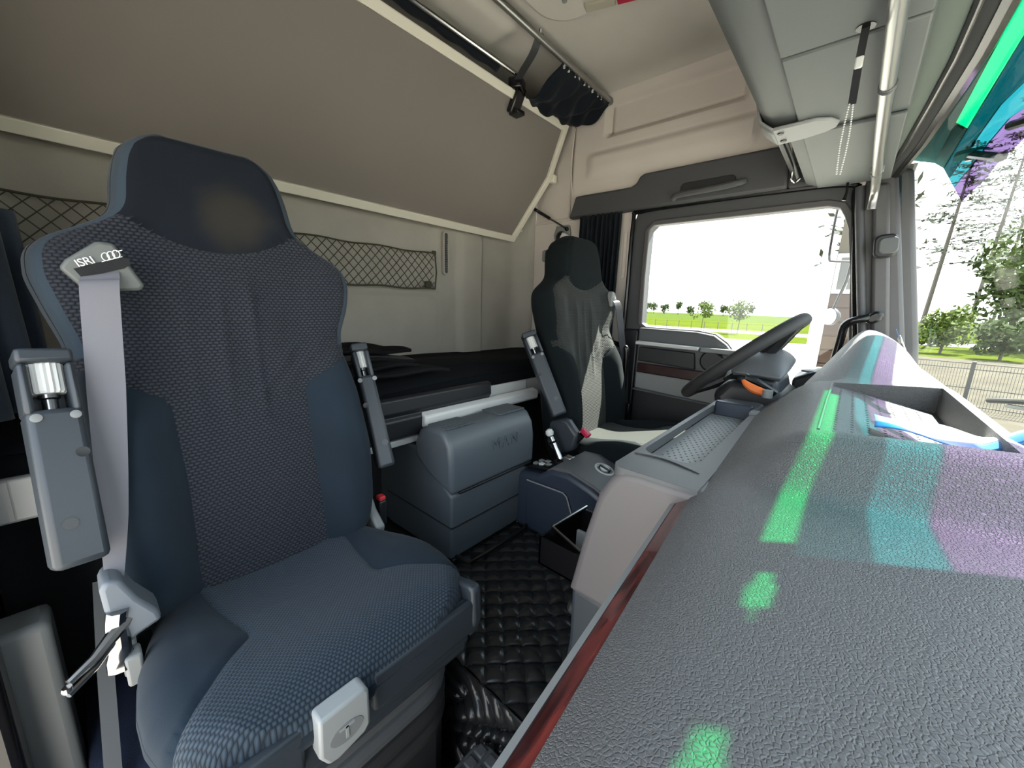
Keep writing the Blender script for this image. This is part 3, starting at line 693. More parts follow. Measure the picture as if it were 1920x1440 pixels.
dg = build('belt_guide', prism([(.775, 1.085), (.78, 1.125), (.802, 1.118), (.826, 1.085), (.820, 1.072), (.782, 1.055)], 'x', -.842, -.815), M['plastic_grey'], DS, bevel=.005)
build('guide_slot', prism([(.785, 1.088), (.785, 1.097), (.815, 1.088), (.815, 1.080)], 'x', -.816, -.8135), M['black'], dg)
build('seat_belt', ribbon(smooth_path([(-.82, .800, 1.085), (-.80, .812, 1.06), (-.79, .86, .90), (-.78, .90, .75), (-.775, .92, .585)], 5), .040, (.3, 1, .1)), M['belt_dark'], DS)
build('belt_anchor', box((-.775, .925, .575), (.05, .02, .05)), M['plastic_dark'], DS, bevel=.005)

# ================================================================= UPPER BUNK
UB = thing('upper_bunk', (-1.3, 0, 1.4), 'folded-up upper bunk with brown board and cream metal frame', 'bunk')
pb = Vector((-1.485, 0, 1.395)); pt = Vector((-1.205, 0, 1.925)); uu = (pt - pb).normalized(); nn = Vector((uu.z, 0, -uu.x))   # board plane, nn looks forward-down
LB = (pt - pb).length
def ub(y, t, n=0): return tuple(pb + uu*t + nn*n + Vector((0, y, 0)))
def ring(pts, n0, n1, w):   # frame bars along an outline (y,t)
    m = len(pts); cx, cy = 0, LB/2; ins = []
    for i in range(m):
        a, b, c = Vector(pts[i-1]), Vector(pts[i]), Vector(pts[(i+1) % m])
        d1, d2 = (b-a).normalized(), (c-b).normalized(); n1_, n2_ = Vector((-d1.y, d1.x)), Vector((-d2.y, d2.x))
        if n1_.dot(Vector((cx, cy)) - b) < 0: n1_ = -n1_
        if n2_.dot(Vector((cx, cy)) - b) < 0: n2_ = -n2_
        h = (n1_ + n2_).normalized(); ins.append(tuple(b + h * w / max(.4, h.dot(n1_))))
    V = [ub(p[0], p[1], n) for n in (n0, n1) for rg in (pts, ins) for p in rg]; F = []
    for i in range(m):
        j = (i+1) % m
        F += [(i, j, m+j, m+i), (2*m+i, 3*m+i, 3*m+j, 2*m+j), (i, 2*m+i, 2*m+j, j), (m+i, m+j, 3*m+j, 3*m+i)]
    return V, F
OUT = [(-.95, 0), (.86, 0), (.955, .355), (.925, LB), (-.965, LB), (-.985, .355)]
build('bunk_frame', ring(OUT, -.03, .012, .032), M['cream'], UB, bevel=.003)
V, F = [], []
inn = [(p[0]*.985, p[1]*.97 + .008) for p in OUT]
V = [ub(p[0], p[1], -.022) for p in inn] + [ub(p[0], p[1], -.002) for p in inn]; m = len(inn)
F = [tuple(range(m)), tuple(range(m, 2*m))] + [(i, (i+1) % m, m+(i+1) % m, m+i) for i in range(m)]
build('bunk_board', (V, F), M['bunkboard'], UB)
for y, t in ((.868, .030), (.878, .070)): build('rivet', lathe([(.008, 0), (.007, .003)], ub(y, t, .012), nn, 12), M['alu_pale'], UB)
build('bunk_catch', prism([(1.70, -.95), (1.735, -.955), (1.71, -.98)], 'x', 0, .001) if False else box(ub(.965, .36, .012), (.03, .03, .04)), M['cream'], UB, bevel=.006)
build('bunk_mattress', (lambda m_: ([ub(p[0]*.97, p[1]*.95+.012, n) for n in (-.12, -.03) for p in OUT], [tuple(range(6)), tuple(range(6, 12))] + [(i, (i+1) % 6, 6+(i+1) % 6, 6+i) for i in range(6)]))(0), M['mattress'], UB, bevel=.02)
tb = build('guard_rail', tube([(-1.165, -.93, 1.955), (-1.165, .52, 1.955)], .008, 10), M['chrome'], UB)
# gas strut holding the bunk and its wall mount
gs = thing('gas_strut', (-1.30, .95, 1.5), 'thin black gas strut between bunk corner and left wall', 'strut')
build('cylinder', tube([(-1.418, .925, 1.578), (-1.30, .945, 1.508)], .0085, 10), M['black'], gs)
build('piston_rod', tube([(-1.30, .945, 1.508), (-1.205, .965, 1.452)], .0045, 8), M['rubber'], gs)
build('ball_joint', lathe([(.004, -.011), (.009, -.007), (.011, 0), (.009, .007), (.004, .011)], (-1.203, .966, 1.450), (0, 1, 0), 12), M['black'], gs)
mt_ = thing('strut_bracket', (-1.24, .99, 1.40), 'pale metal bracket on left wall just below the gas strut', 'bracket')
build('plate', prism([(-1.285, 1.475), (-1.205, 1.475), (-1.195, 1.43), (-1.20, 1.385), (-1.29, 1.385), (-1.30, 1.43)], 'y', .985, 1.003), M['plastic_grey'], mt_, bevel=.004)
build('socket', lathe([(.03, 0), (.032, .006), (.024, .012), (.018, .004)], (-1.25, .986, 1.415), (0, -1, 0), 18), M['plastic_dark'], mt_)
build('latch', box((-1.215, .965, 1.412), (.035, .03, .035), Matrix.Rotation(.5, 3, 'Y')), M['plastic_white'], mt_, bevel=.006)
tag(build('wall_lamp', prism(rrect(.05, .062, .012, 4, -1.345, 1.325), 'y', .98, 1.003), M['plastic_grey'], bevel=.004), 'small pale rounded lamp on the wall behind the driver headrest', 'lamp')
tag(build('coat_hook', tube(smooth_path([(-1.335, .998, 1.235), (-1.33, .98, 1.24), (-1.325, .965, 1.25), (-1.32, .97, 1.275)], 4), .004, 8), M['black'], ), 'black coat hook on the left wall behind the driver seat', 'hook')

# ceiling rail, gliders, curtain ends, strap
CR = thing('curtain_rail', (-1.0, 0, 1.99), 'long silver curtain rail across the ceiling', 'rail')
build('rail', tube([(-.985, -.97, 1.995), (-1.012, .985, 1.995)], .0125, 12), M['alu'], CR)
build('end_cap', lathe([(.016, -.01), (.017, .0), (.012, .012)], (-1.012, .978, 1.995), (0, 1, 0), 14), M['plastic_grey'], CR)
_g = None
for k in range(9):
    y = .60 + k * .038 + random.uniform(-.008, .008)
    o = build('glider', box((-1.0125, .60, 1.978), (.008, .008, .014)), M['plastic_white'], CR, bevel=.002) if _g is None else _g.copy()
    if _g is None: _g = o
    else: o.location = _g.location + Vector((0, y - .60, 0)); COL.objects.link(o)
def bunched(u, v):   # cloth gathered at the rail end and draped back over the bunk's top edge
    y = .58 + .40 * u; f = math.sin(u * 34 + 2*math.sin(v*4)) * .010 * (1 - .3*v) + math.sin(u * 13 + v * 8) * .012 + math.sin(u*21 - v*12) * .006
    x = -1.008 - v * (.22 - .06*u*u + .02*math.sin(u*9)); z = 1.978 - .09 * v + .03 * v * v - .040 * math.sin(PI * v) * (.6 + .4*math.sin(u*5)) + f * (.4 + .6*math.sin(PI*v))
    y += v * (.01 - .03 * u) ; return (x, y, z)
tag(build('ceiling_curtain', grid(bunched, lin(0, 1, 110), lin(0, 1, 26)), M['curtain'], solid=.003), 'black curtain bunched at the end of the ceiling rail', 'curtain')
tag(build('bunk_curtain', grid(lambda u, v: (-1.185 - .035*v, -.93 + 1.36*u, 1.975 - .02*v + .003*math.sin(u*60)), lin(0, 1, 80), lin(0, 1, 4)), M['curtain'], solid=.003), 'black cloth strip folded behind the bunk top edge', 'curtain')
SP = thing('bunk_strap', (-1.2, .53, 1.95), 'black retaining strap with plastic clip at the bunk top edge', 'strap')
build('strap_web', ribbon(smooth_path([(-1.00, .425, 2.005), (-1.04, .44, 1.965), (-1.12, .475, 1.945), (-1.19, .52, 1.945), (-1.215, .54, 1.92)], 6), .028, (.55, 1, 0)), M['belt_dark'], SP)
build('strap_eye', tube([(-.992, .415, 2.012), (-1.0, .425, 2.0), (-1.005, .44, 2.012)], .004, 8), M['chrome'], SP)
cl = build('clip_body', box((-1.195, .528, 1.940), (.06, .060, .045), Matrix.Rotation(.4, 3, 'Z')), M['black'], SP, bevel=.008)
build('clip_jaw', box((-1.212, .546, 1.895), (.035, .052, .10), Matrix.Rotation(.45, 3, 'Y')), M['black'], cl, bevel=.006)
build('clip_lip', box((-1.215, .556, 1.852), (.05, .05, .018)), M['black'], cl, bevel=.004)

# roof hatch frame
HT = thing('roof_hatch', (-.8, .2, 2.03), 'pale rounded roof hatch frame with red and olive strip', 'hatch')
build('hatch_frame', prism(rrect(.44, .80, .12, 8, -.74, .06), 'z', 2.005, 2.04), M['ceiling'], HT, bevel=.016, seg=3)
build('red_lens', box((-.675, .462, 2.002), (.085, .036, .012), Matrix.Rotation(.33, 3, 'Z')), M['red_plastic'], HT, bevel=.003)
build('olive_lens', box((-.765, .432, 2.002), (.095, .034, .012), Matrix.Rotation(.33, 3, 'Z')), M['olive'], HT, bevel=.003)
build('hatch_screw', lathe([(.009, 0), (.008, .004)], (-.85, .355, 2.006), (0, 0, -1), 12), M['plastic_grey'], HT)

# ================================================================= LOWER BUNK, NET, CURTAINS
LBK = thing('lower_bunk', (-1.28, 0, .5), 'black lower bunk mattress on pale aluminium rail behind the seats', 'bed')
def matt(u, v):
    x = -1.055 - .475*v; y = -.985 + 1.97*u
    z = .795 + .018*math.sin(PI*min(1, v*1.2)) + .008*math.sin(y*5.0 + 1) + .006*math.sin(v*6 + y*3) + .022 * sstep(y, .62, .72) * (1 - sstep(v, .4, .8)) * 0 - .028 * (1 - sstep(v, 0, .10))
    return (x, y, z)
gtop = grid(matt, lin(0, 1, 90), lin(0, 1, 24))
gfront = grid(lambda u, v: (-1.055 + .010*math.sin(PI*v), -.985 + 1.97*u, .655 + v*(matt(u, 0)[2]-.655)), lin(0, 1, 90), lin(0, 1, 5))
build('mattress', join(gtop, gfront), M['mattress'], LBK, solid=.01, auto=50)
build('front_rail', bx(-1.045, -1.028, -.985, .985, .655, .735), M['alu_pale'], LBK, bevel=.005)
build('rail_cover', bx(-1.029, -1.022, .23, .455, .665, .738), M['plastic_white'], LBK, bevel=.004)
build('rail_cover', bx(-1.029, -1.022, -.925, -.865, .66, .735), M['plastic_white'], LBK, bevel=.004)
fp = build('folding_panel', prism([(-.985, .640), (-.975, .645), (-.972, .70), (-.982, .712), (-.972, .724), (-.975, .765), (-.99, .772), (-1.005, .765), (-1.0, .64)], 'y', -.335, .187), M['plastic_dark'], LBK, bevel=.004)
build('lower_rail', bx(-1.02, -.995, -.335, -.10, .610, .630), M['alu_pale'], LBK, bevel=.004)
build('pull_bar', prism([(-.985, .655), (-.955, .668), (-.955, .700), (-.985, .712), (-1.0, .70), (-1.0, .66)], 'y', -.125, .455), M['plastic_white'], LBK, bevel=.007, seg=3)
build('bunk_base', bx(-1.53, -1.19, -.98, .98, .0, .64), M['black_matt'], LBK)
FT = thing('folded_seat_covers', (-1.15, -.15, .82), 'folded black cloth lying on the lower bunk mattress', 'cloth')
def fold_layer(z, x0, x1, y1, w):
    return grid(lambda u, v: (x0 + (x1-x0)*v + .015*math.sin(u*4+z*50), -.45 + (y1+.45)*u - .05*v*u, z + .006*math.sin(u*9+v*4+z*90) + .004*math.sin(v*11) - .012*(u**6)), lin(0, 1, 30), lin(0, 1, 16))
for k, (z, x0, x1, y1) in enumerate(((.836, -1.02, -1.36, .01), (.852, -1.06, -1.38, -.04), (.868, -1.10, -1.42, -.055), (.884, -1.20, -1.45, .0))):
    build('fold', fold_layer(z, x0, x1, y1, .01), M['textile'] if k != 2 else M['textile_in'], FT, solid=.011)
    build('hem', tube([fold_layer(z, x0, x1, y1, .01)[0][i] for i in range(0, 30)], .007, 6), M['textile'], FT)

# storage net on the back wall, cord by cord in one piece
ND = thing('storage_net', (-1.52, -.28, 1.1), 'olive diamond storage net across the back wall', 'net')
segs = []; Y0, Y1, Z0, Z1, c = -.93, .345, 1.112, 1.272, .038
k = -12
def netx(y, z): return -1.532 + .022 + .012*math.sin(PI*(z - Z0)/(Z1 - Z0))
for sgn in (1, -1):
    a = Y0 - .4
    while a < Y1 + .4:
        pts = []
        for i in range(6):
            z = Z0 + (Z1 - Z0) * i / 5; y = a + sgn * (z - Z0) * .95
            if Y0 <= y <= Y1: pts.append((netx(y, z) + .001*sgn, y, z))
        if len(pts) > 1: segs.append(tube(pts, .0017, 4))
        a += c
build('net_cords', join(*segs), M['net'], ND)['kind'] = 'stuff'
for z, r_ in ((Z0, .004), (Z1, .0035)): build('edge_cord', tube([(netx(y, z), y, z + .003*math.sin(y*25)) for y in lin(Y0, Y1, 40)], r_, 6), M['net'], ND)
build('edge_cord', tube([(-1.512, Y1, Z0), (-1.508, Y1 + .006, 1.19), (-1.512, Y1, Z1 + .01)], .0035, 6), M['net'], ND)
build('net_hook', join(box((-1.512, Y1 - .005, Z1 + .006), (.012, .02, .016))), M['net'], ND, bevel=.003)
build('net_hook', box((-1.512, Y1 - .04, Z0 + .02), (.012, .035, .03)), M['net'], ND, bevel=.003)

def curtain(name, path, ztop, zbot, amp, nf, label, m):
    P = [Vector(p) for p in path]
    def f(u, v):
        s = u * (len(P) - 1); i = min(int(s), len(P) - 2); b = P[i].lerp(P[i+1], s - i); d = (P[i+1] - P[i]).normalized(); n_ = Vector((-d.y, d.x))
        w = amp * (.55 + .45*v) * (math.sin(u * nf * 2*PI) + .35*math.sin(u * nf * 4.6 + v*2))
        q = b + Vector((n_.x, n_.y)) * w if len(b) == 2 else b
        return (q.x, q.y, ztop + (zbot - ztop) * v)
    return tag(build(name, grid(f, lin(0, 1, 150), lin(0, 1, 22)), m, solid=.003, auto=70), label, 'curtain')
curtain('side_curtain', [(-1.118, .955), (-1.0, .962), (-.895, .965)], 1.498, .80, .016, 9, 'black pleated side curtain between driver seat and door', M['curtain'])
jk = curtain('side_curtain', [(-1.20, -.865), (-1.12, -.89), (-1.02, -.94)], 1.19, .83, .012, 3, 'navy cloth hanging beside the passenger seat, its lower end standing in for wall shade', M['jacket'])  # cloth lengthened downwards to stand in for the dark shade on the wall

# ================================================================= COOLER BOX
CB = thing('cooler_box', (-.98, .03, .26), 'slate plastic cool box with embossed lid between the two seats', 'cooler')
build('cooler_body', prism([(-.803, .285), (-.800, .494), (-.812, .50), (-.955, .605), (-1.20, .605), (-1.20, .285), (-1.12, .275)], 'y', -.150, .218), M['cooler'], CB, bevel=.008, seg=3)
build('body_groove', join(bx(-.8025, -.7985, -.151, .219, .3905, .3935), bx(-1.15, -.80, -.1515, -.1495, .3905, .3935)), M['plastic_dark'], CB)
lid = build('cooler_lid', prism([(-.792, .500), (-.793, .60), (-.802, .650), (-.825, .682), (-.845, .690), (-.905, .690), (-.945, .672), (-.968, .630), (-.972, .585), (-.955, .570), (-.90, .535)], 'y', -.158, .228), M['cooler'], CB, bevel=.014, seg=3)
build('lid_lip', join(bx(-.801, -.790, -.125, .21, .498, .506)), M['plastic_dark'], lid, bevel=.002)
build('lid_tread', join(*[box((-.885 + i*.016, y, .6912), (.010, .012, .003)) for y in [-.135 + j*.017 for j in range(6)] + [.10 + j*.017 for j in range(7)] for i in range(4)]), M['cooler'], lid, bevel=.001)['kind'] = 'stuff'
build('lid_pad', bx(-.915, -.835, -.146, -.030, .688, .6918), M['cooler'], lid, bevel=.002)
build('lid_pad', bx(-.92, -.835, .085, .216, .688, .6935), M['cooler'], lid, bevel=.003)
lettering('lid_lettering', 'MAN', .052, M['cooler'], lid, (-.7945, .075, .612), (0, 1, 0), (-.08, 0, 1), depth=.0022, spacing=1.25)
build('cooler_foot', tube(smooth_path([(-.81, -.13, .290), (-.765, -.125, .288), (-.752, -.08, .287), (-.752, .12, .287), (-.765, .165, .288), (-.81, .17, .290)], 5), .006, 8), M['black'], CB)
for y in (-.13, .17): build('foot_block', box((-.815, y, .277), (.04, .035, .025)), M['black'], CB, bevel=.004)

# ================================================================= FLOOR COVERINGS
def quilt(x, y):
    a = (x + y) / .062; b = (x - y) / .062
    h = (abs(math.sin(PI*a)) * abs(math.sin(PI*b))) ** .26
    return (x, y, .262 + .012*h + .002*math.sin(x*23)*math.sin(y*19))
QM = thing('quilted_mat', (-.55, 0, .26), 'black quilted vinyl mat on the raised floor between the seats', 'mat')
build('quilted_top', grid(quilt, lin(-.92, -.27, 210), lin(-.345, .34, 222)), M['quilt'], QM, auto=70)
def drape(u, v):
    x = -.74 + .45*u; w = math.sin(u*21 + 3*v) * .5 + math.sin(u*43 + v*7) * .25 + math.sin(u*11 - v*9) * .4
    r_ = abs(math.sin(u*13 + 7*v + 2.2*math.sin(v*7 + u*5))) ** .6 + .6 * abs(math.sin(u*23 - 17*v + 2*math.sin(u*9))) ** .7 - .8
    return (x + .014*math.sin(v*8+u*9)*v, -.345 - .015*v - .020*r_*sstep(v, 0, .3), .266 - .25*v + .020*r_*sstep(v, 0, .08)*(1-sstep(v, .15, .5)))
build('crumpled_edge', grid(drape, lin(0, 1, 150), lin(0, 1, 50)), M['quilt'], QM, solid=.004, auto=50)
RM = thing('rubber_foot_pad', (-.36, -.5, 0), 'grey rubber foot pad with raised squares in the passenger footwell', 'foot pad')
build('mat_base', prism(rrect(.20, .26, .03, 5, -.335, -.508), 'z', .178, .192), M['plastic_mid'], RM, bevel=.003)
build('pad_block', bx(-.42, -.25, -.62, -.40, .0, .18), M['rubber'], RM, bevel=.01)
pads = join(*[box((-.416 + i*.027, -.398 - j*.027, .194), (.021, .021, .006)) for i in range(7) for j in range(9)])
build('mat_pads', pads, M['plastic_mid'], RM, bevel=.004)['kind'] = 'stuff'

# right door jamb pieces low beside the passenger seat
struct('trim_7', bx(-1.02, -.945, -.985, -.908, .0, .50), M['plastic_grey'], bevel=.012)
struct('trim_8', join(bx(-.92, -.86, -1.02, -.955, .0, 1.5)), M['black'], bevel=.012)
struct('trim_9', bx(-.90, -.845, -1.04, -1.0, .0, 1.5), M['cream'], bevel=.006)
struct('trim_10', bx(-1.185, -.80, -.905, -.81, .0, .19), M['carpet'], bevel=.02)
tag(build('check_strap', ribbon([(-1.02, -.845, .50), (-.95, -.858, .38), (-.86, -.872, .22), (-.80, -.878, .12)], .022, (0, 1, -.2), .006), M['plastic_mid']), 'slim steel strap hanging between the passenger seat and right door post', 'strap')

# ================================================================= DASHBOARD
def dash_xe(y): return interp(y, [-.98, -.70, -.27, .30, .42, .47, .98], [-.082, -.098, -.136, -.160, -.160, -.105, -.060])
HX = [-.16, -.13, -.09, -.04, 0, .027, .07, .11, .14, .165, .18]; HZ = [0, .004, .026, .060, .104, .130, .116, .086, .052, .010, 0]
TX0, TX1, TY0, TY1 = -.012, .165, -.118, .400      # storage tray
def dash_top(x, y):
    d = x - dash_xe(y)
    z = .788 + .036 * (1 - math.exp(-max(0, d) / .045)) + .018 * sstep(d, .08, .40)
    z += .064 * sstep(y, -.245, -.130) * sstep(d, -.005, .125)
    z += .022 * sstep(y, .43, .50) * (1 - sstep(d, .02, .12))
    z -= .085 * sstep(x, .172, .27) * sstep(y, -.32, -.12)
    hx = sum(interp(x + k * .012, HX, HZ) for k in (-1, 0, 1)) / 3
    z += hx * sstep(y, .405, .80) * (1 - .35 * sstep(y, .86, .97))
    return z
def dash_z(x, y):
    z = dash_top(x, y)
    if TX0 <= x <= TX1 and TY0 <= y <= TY1: z = min(z, .888) - .006 - .034 * (x - TX0) / (TX1 - TX0)
    return z
yv = sorted(set(lin(-.98, .97, 170) + [TY0 - .0035, TY0, TY1, TY1 + .003]))
NX = 72
uv_ = sorted(set(lin(0, 1, NX)))
V, F = [], []
rows = []
for y in yv:
    xe = dash_xe(y); xw = wbot_x(y) - .006
    xs_ = sorted([xe + (xw - xe) * u for u in uv_ if all(abs(xe + (xw - xe)*u - c_) > .0035 for c_ in (TX0, TX1))] + [TX0 - .002, TX0, TX1, TX1 + .002])
    rows.append(xs_)
L_ = min(len(r_) for r_ in rows)
def resample(y):
    xe = dash_xe(y); xw = wbot_x(y) - .006
    return lin(xe, TX0 - .004, 26) + lin(TX0, TX1, 30) + [TX1 + .003] + lin(TX1 + .010, max(TX1 + .02, xw), 14)
yv = sorted(set([y for y in lin(-.98, .97, 190) if all(abs(y - c_) > .006 for c_ in (TY0, TY1))] + [TY0 - .004, TY0, TY1, TY1 + .004]))
for y in yv:
    for x in resample(y): V.append((x, y, dash_z(x, y)))
n = len(resample(0))
F = [(j*n+i, j*n+i+1, (j+1)*n+i+1, (j+1)*n+i) for j in range(len(yv)-1) for i in range(n-1)]
DB = thing('dashboard', (.05, 0, .3), 'grey leather-grain dashboard running under the windscreen', 'dashboard')
build('dash_top', (V, F), M['dash'], DB, auto=42)
def sweep(prof, ys_):   # prof = [(dx, z)] relative to the dash rear edge, closed outline
    V, F = [], []; m = len(prof)
    for y in ys_:
        xe = dash_xe(y)
        for dx, z in prof: V.append((xe + dx, y, z))
    for j in range(len(ys_)-1):
        for i in range(m): F.append((j*m+i, j*m+(i+1) % m, (j+1)*m+(i+1) % m, (j+1)*m+i))
    F += [tuple(range(m))[::-1], tuple((len(ys_)-1)*m+i for i in range(m))]
    return V, F
build('wood_strip', sweep([(.001, .787), (-.019, .772), (-.019, .764), (.001, .766)], lin(-.98, -.12, 30)), M['wood'], DB, auto=25)
build('edge_trim', sweep([(-.019, .773), (-.026, .768), (-.027, .760), (-.019, .760)], lin(-.98, -.05, 30)), M['plastic_grey'], DB, auto=25)
build('edge_trim', sweep([(.001, .787), (-.010, .784), (-.012, .770), (.001, .770)], lin(-.12, .42, 24)), M['stack'], DB, auto=25)
build('lower_dash', sweep([(.0, .770), (-.018, .764), (.03, .62), (.12, .45), (.20, .10), (.36, .10), (.40, .775)], lin(-.975, .96, 40)), M['plastic_mid'], DB)
build('tray_lip', tube([(TX0 - .002, TY0 + .002, dash_top(TX0, TY0) - .001), (TX0 - .003, .14, dash_top(TX0, .14) + .001), (TX0 - .002, TY1, dash_top(TX0, TY1) - .001)], .0022, 6), M['plastic_mid'], DB)
dots = join(*[lathe([(.0023, 0), (.0018, .0012)], (TX0 + .016 + i*.021, TY0 + .02 + j*.0175, dash_z(TX0 + .016 + i*.021, TY0 + .02 + j*.0175) - .0003), (0, 0, 1), 6) for i in range(7) for j in range(28)])
build('tray_dimples', dots, M['plastic_mid'], DB)['kind'] = 'stuff'
build('demist_slot', join(*[box((wbot_x(y) - .035, y, dash_top(wbot_x(y) - .035, y) + .001), (.014, .05, .003)) for y in (-.55, -.48, -.41)]), M['plastic_dark'], DB)['kind'] = 'stuff'
# centre stack with its open storage tray
CS = thing('centre_stack', (-.2, .05, .3), 'mauve-grey centre stack with a dotted storage tray facing the cabin', 'console')
def sx(x, y): return x
build('stack_body', prism([(-.262, .766), (-.281, .741), (-.303, .649), (-.326, .527), (-.10, .527), (-.085, .766)], 'y', -.258, .36), M['stack'], CS, bevel=.004, seg=3)
build('stack_cheek', prism([(-.215, .798), (-.238, .795), (-.254, .786), (-.265, .771), (-.281, .741), (-.303, .649), (-.326, .527), (-.10, .527), (-.085, .797)], 'y', -.266, -.20), M['stack'], CS, bevel=.014, seg=4)
build('stack_foot', prism([(-.324, .529), (-.322, .42), (-.335, .27), (-.06, .27), (-.10, .529)], 'y', -.256, .35), M['plastic'], CS, bevel=.010, seg=3)
outer = rrect(.165, .675, .020, 6, -.180, .075); inner = rrect(.094, .50, .026, 6, -.2055, .085)
outer = [(x if x < -.15 else min(x, -.128 + .0 * y), y) for x, y in outer]
rim = build('stack_rim', frame_prism(outer, inner, 'z', .780, .799), M['plastic_mid'], CS, bevel=.006, seg=3, auto=50)
build('tray_floor', prism(rrect(.10, .52, .028, 6, -.2055, .085), 'z', .766, .774), M['plastic_grey'], CS)
build('tray_back_wall', prism(rrect(.09, .02, .006, 3, -.205, .328), 'z', .772, .812), M['console'], CS, bevel=.004)
dots = join(*[lathe([(.0022, 0), (.0018, .001)], (-.238 + i*.0125 + (.006 if j % 2 else 0), -.14 + j*.0125, .7738), (0, 0, 1), 6) for i in range(6) for j in range(36)])
build('tray_dimples', dots, M['plastic_mid'], CS)['kind'] = 'stuff'
build('end_shelf', prism(rrect(.10, .10, .02, 4, -.20, .40), 'z', .775, .800), M['plastic_mid'], CS, bevel=.006)
build('rim_clip', box((-.152, .30, .800), (.02, .035, .012)), M['plastic_grey'], CS, bevel=.003)
build('rim_seam', join(tube(smooth_path([(-.256, -.185, .7995), (-.21, -.178, .8003), (-.165, -.190, .7998), (-.145, -.197, .799)], 4), .0016, 5)), M['plastic_dark'], CS)
# open drawer with bright edges below the stack
DR = thing('ashtray_drawer', (-.42, -.03, .42), 'black open drawer with chrome edges below the centre stack', 'drawer')
build('drawer_tray', join(bx(-.49, -.32, -.135, -.130, .43, .502), bx(-.49, -.485, -.135, .06, .43, .502), bx(-.49, -.32, .055, .06, .43, .502), bx(-.49, -.32, -.135, .06, .43, .435)), M['black'], DR)
build('chrome_edge', tube([(-.33, -.137, .504), (-.490, -.080, .504)], .004, 8), M['chrome'], DR)
build('chrome_edge', tube([(-.490, -.080, .504), (-.480, .07, .504)], .0045, 8), M['chrome'], DR)
build('inner_divider', bx(-.45, -.33, -.03, -.02, .44, .49), M['plastic_grey'], DR, bevel=.002)
build('drawer_knob', lathe([(.012, 0), (.014, .006), (.012, .02), (.015, .024), (.013, .034), (.009, .038)], (-.335, -.17, .41), (-.7, -.5, .3), 16), M['rubber'], DR)

# gear console beside the driver seat
GC = thing('gear_console', (-.6, .27, .27), 'navy gear console between cooler box and driver seat', 'console')
build('console_body', prism([(-.82, .27), (-.82, .475), (-.72, .490), (-.67, .528), (-.60, .532), (-.52, .510), (-.40, .46), (-.38, .27)], 'y', .158, .362), M['console'], GC, bevel=.018, seg=3)
build('top_cover', prism([(-.695, .510), (-.665, .535), (-.60, .540), (-.51, .517), (-.42, .478), (-.42, .468), (-.51, .505), (-.60, .528)], 'y', .166, .372), M['plastic_mid'], GC, bevel=.005)
build('gear_panel', prism([(-.805, .486), (-.805, .494), (-.672, .518), (-.672, .508)], 'y', .185, .335), M['black'], GC, bevel=.003)
sp_ = build('side_panel', prism([(-.76, .460), (-.61, .465), (-.595, .455), (-.572, .40), (-.585, .31), (-.76, .30)], 'y', .152, .162), M['console'], GC, bevel=.003)
build('panel_edge', tube([(-.76, .151, .462), (-.612, .151, .467), (-.597, .151, .458), (-.574, .151, .402)], .0025, 6), M['plastic_grey'], sp_)
for k, (x, y) in enumerate(((-.770, .215), (-.745, .215), (-.720, .22), (-.768, .245), (-.742, .247))):
    build('switch', box((x, y, .505 + (x + .745) * .16), (.018, .018, .008)), M['plastic_grey'] if k != 1 else M['plastic_white'], GC, bevel=.002)
lvb = build('gear_lever', tube([(-.700, .27, .51), (-.735, .272, .565), (-.752, .273, .590)], [.011, .0095, .0085], 12), M['chrome'], GC)
build('lever_ball', lathe([(.004, -.014), (.012, -.010), (.0155, 0), (.012, .010), (.004, .0145)], (-.761, .274, .603), (-.45, 0, .9), 18), M['plastic_white'], lvb)
build('lever_collar', lathe([(.012, 0), (.015, .003), (.012, .007)], (-.740, .272, .570), (-.5, 0, .85), 16), M['black'], lvb)
build('lever_boot', lathe([(.034, 0), (.030, .010), (.016, .018)], (-.698, .27, .505), (0, 0, 1), 16), M['black'], lvb)
build('lever_bracket', join(box((-.672, .262, .528), (.03, .012, .022)), box((-.672, .282, .528), (.03, .012, .022))), M['alu'], GC, bevel=.003)['kind'] = 'stuff'
kb = build('rotary_knob', lathe([(.034, 0), (.034, .006), (.028, .008), (.026, .004), (.016, .004), (.016, .010)], (-.545, .29, .521), (.28, 0, .96), 26), M['alu_pale'], GC)
build('knob_ring', lathe([(.040, 0), (.041, .004), (.036, .005)], (-.545, .29, .519), (.28, 0, .96), 26), M['black'], kb)
build('knob_grip', box((-.543, .29, .528), (.040, .012, .012), Matrix.Rotation(.28, 3, 'Y')), M['plastic_dark'], kb, bevel=.003)

# steering wheel, column, instrument cowl
SW = thing('steering_wheel', (-.25, .6, .9), 'black steering wheel in front of the driver seat', 'steering wheel')
wc = Vector((-.252, .6, .905)); wu = Vector((.735, 0, .678)).normalized(); wv = Vector((0, 1, 0)); wnn = wu.cross(wv).normalized()
if wnn.z < 0: wnn = -wnn
def wp(a, r, n=0): return wc + wu*(r*math.cos(a)) + wv*(r*math.sin(a)) + wnn*n
build('wheel_rim', tube([wp(2*PI*k/64, .195) for k in range(64)], .0185, 14, closed=True), M['rubber'], SW)
for a in (PI*.12, -PI*.12, PI*.88, -PI*.88): build('spoke', tube([wp(a, .19, -.004), wp(a, .12, -.020), wp(a, .05, -.030)], [.012, .016, .024], 10), M['plastic_dark'], SW)
build('hub', lathe([(.06, -.055), (.085, -.045), (.088, -.025), (.06, -.012), (.02, -.008)], wc, wnn, 28), M['plastic_dark'], SW)
SC = thing('steering_column', (-.2, .6, .5), 'dark steering column shell with grey instrument cowl under the steering wheel', 'instruments')
build('column_shell', prism([(-.30, .80), (-.255, .855), (-.17, .845), (-.10, .82), (-.08, .72), (-.12, .60), (-.24, .66)], 'y', .47, .73), M['plastic_dark'], SC, bevel=.025, seg=3)
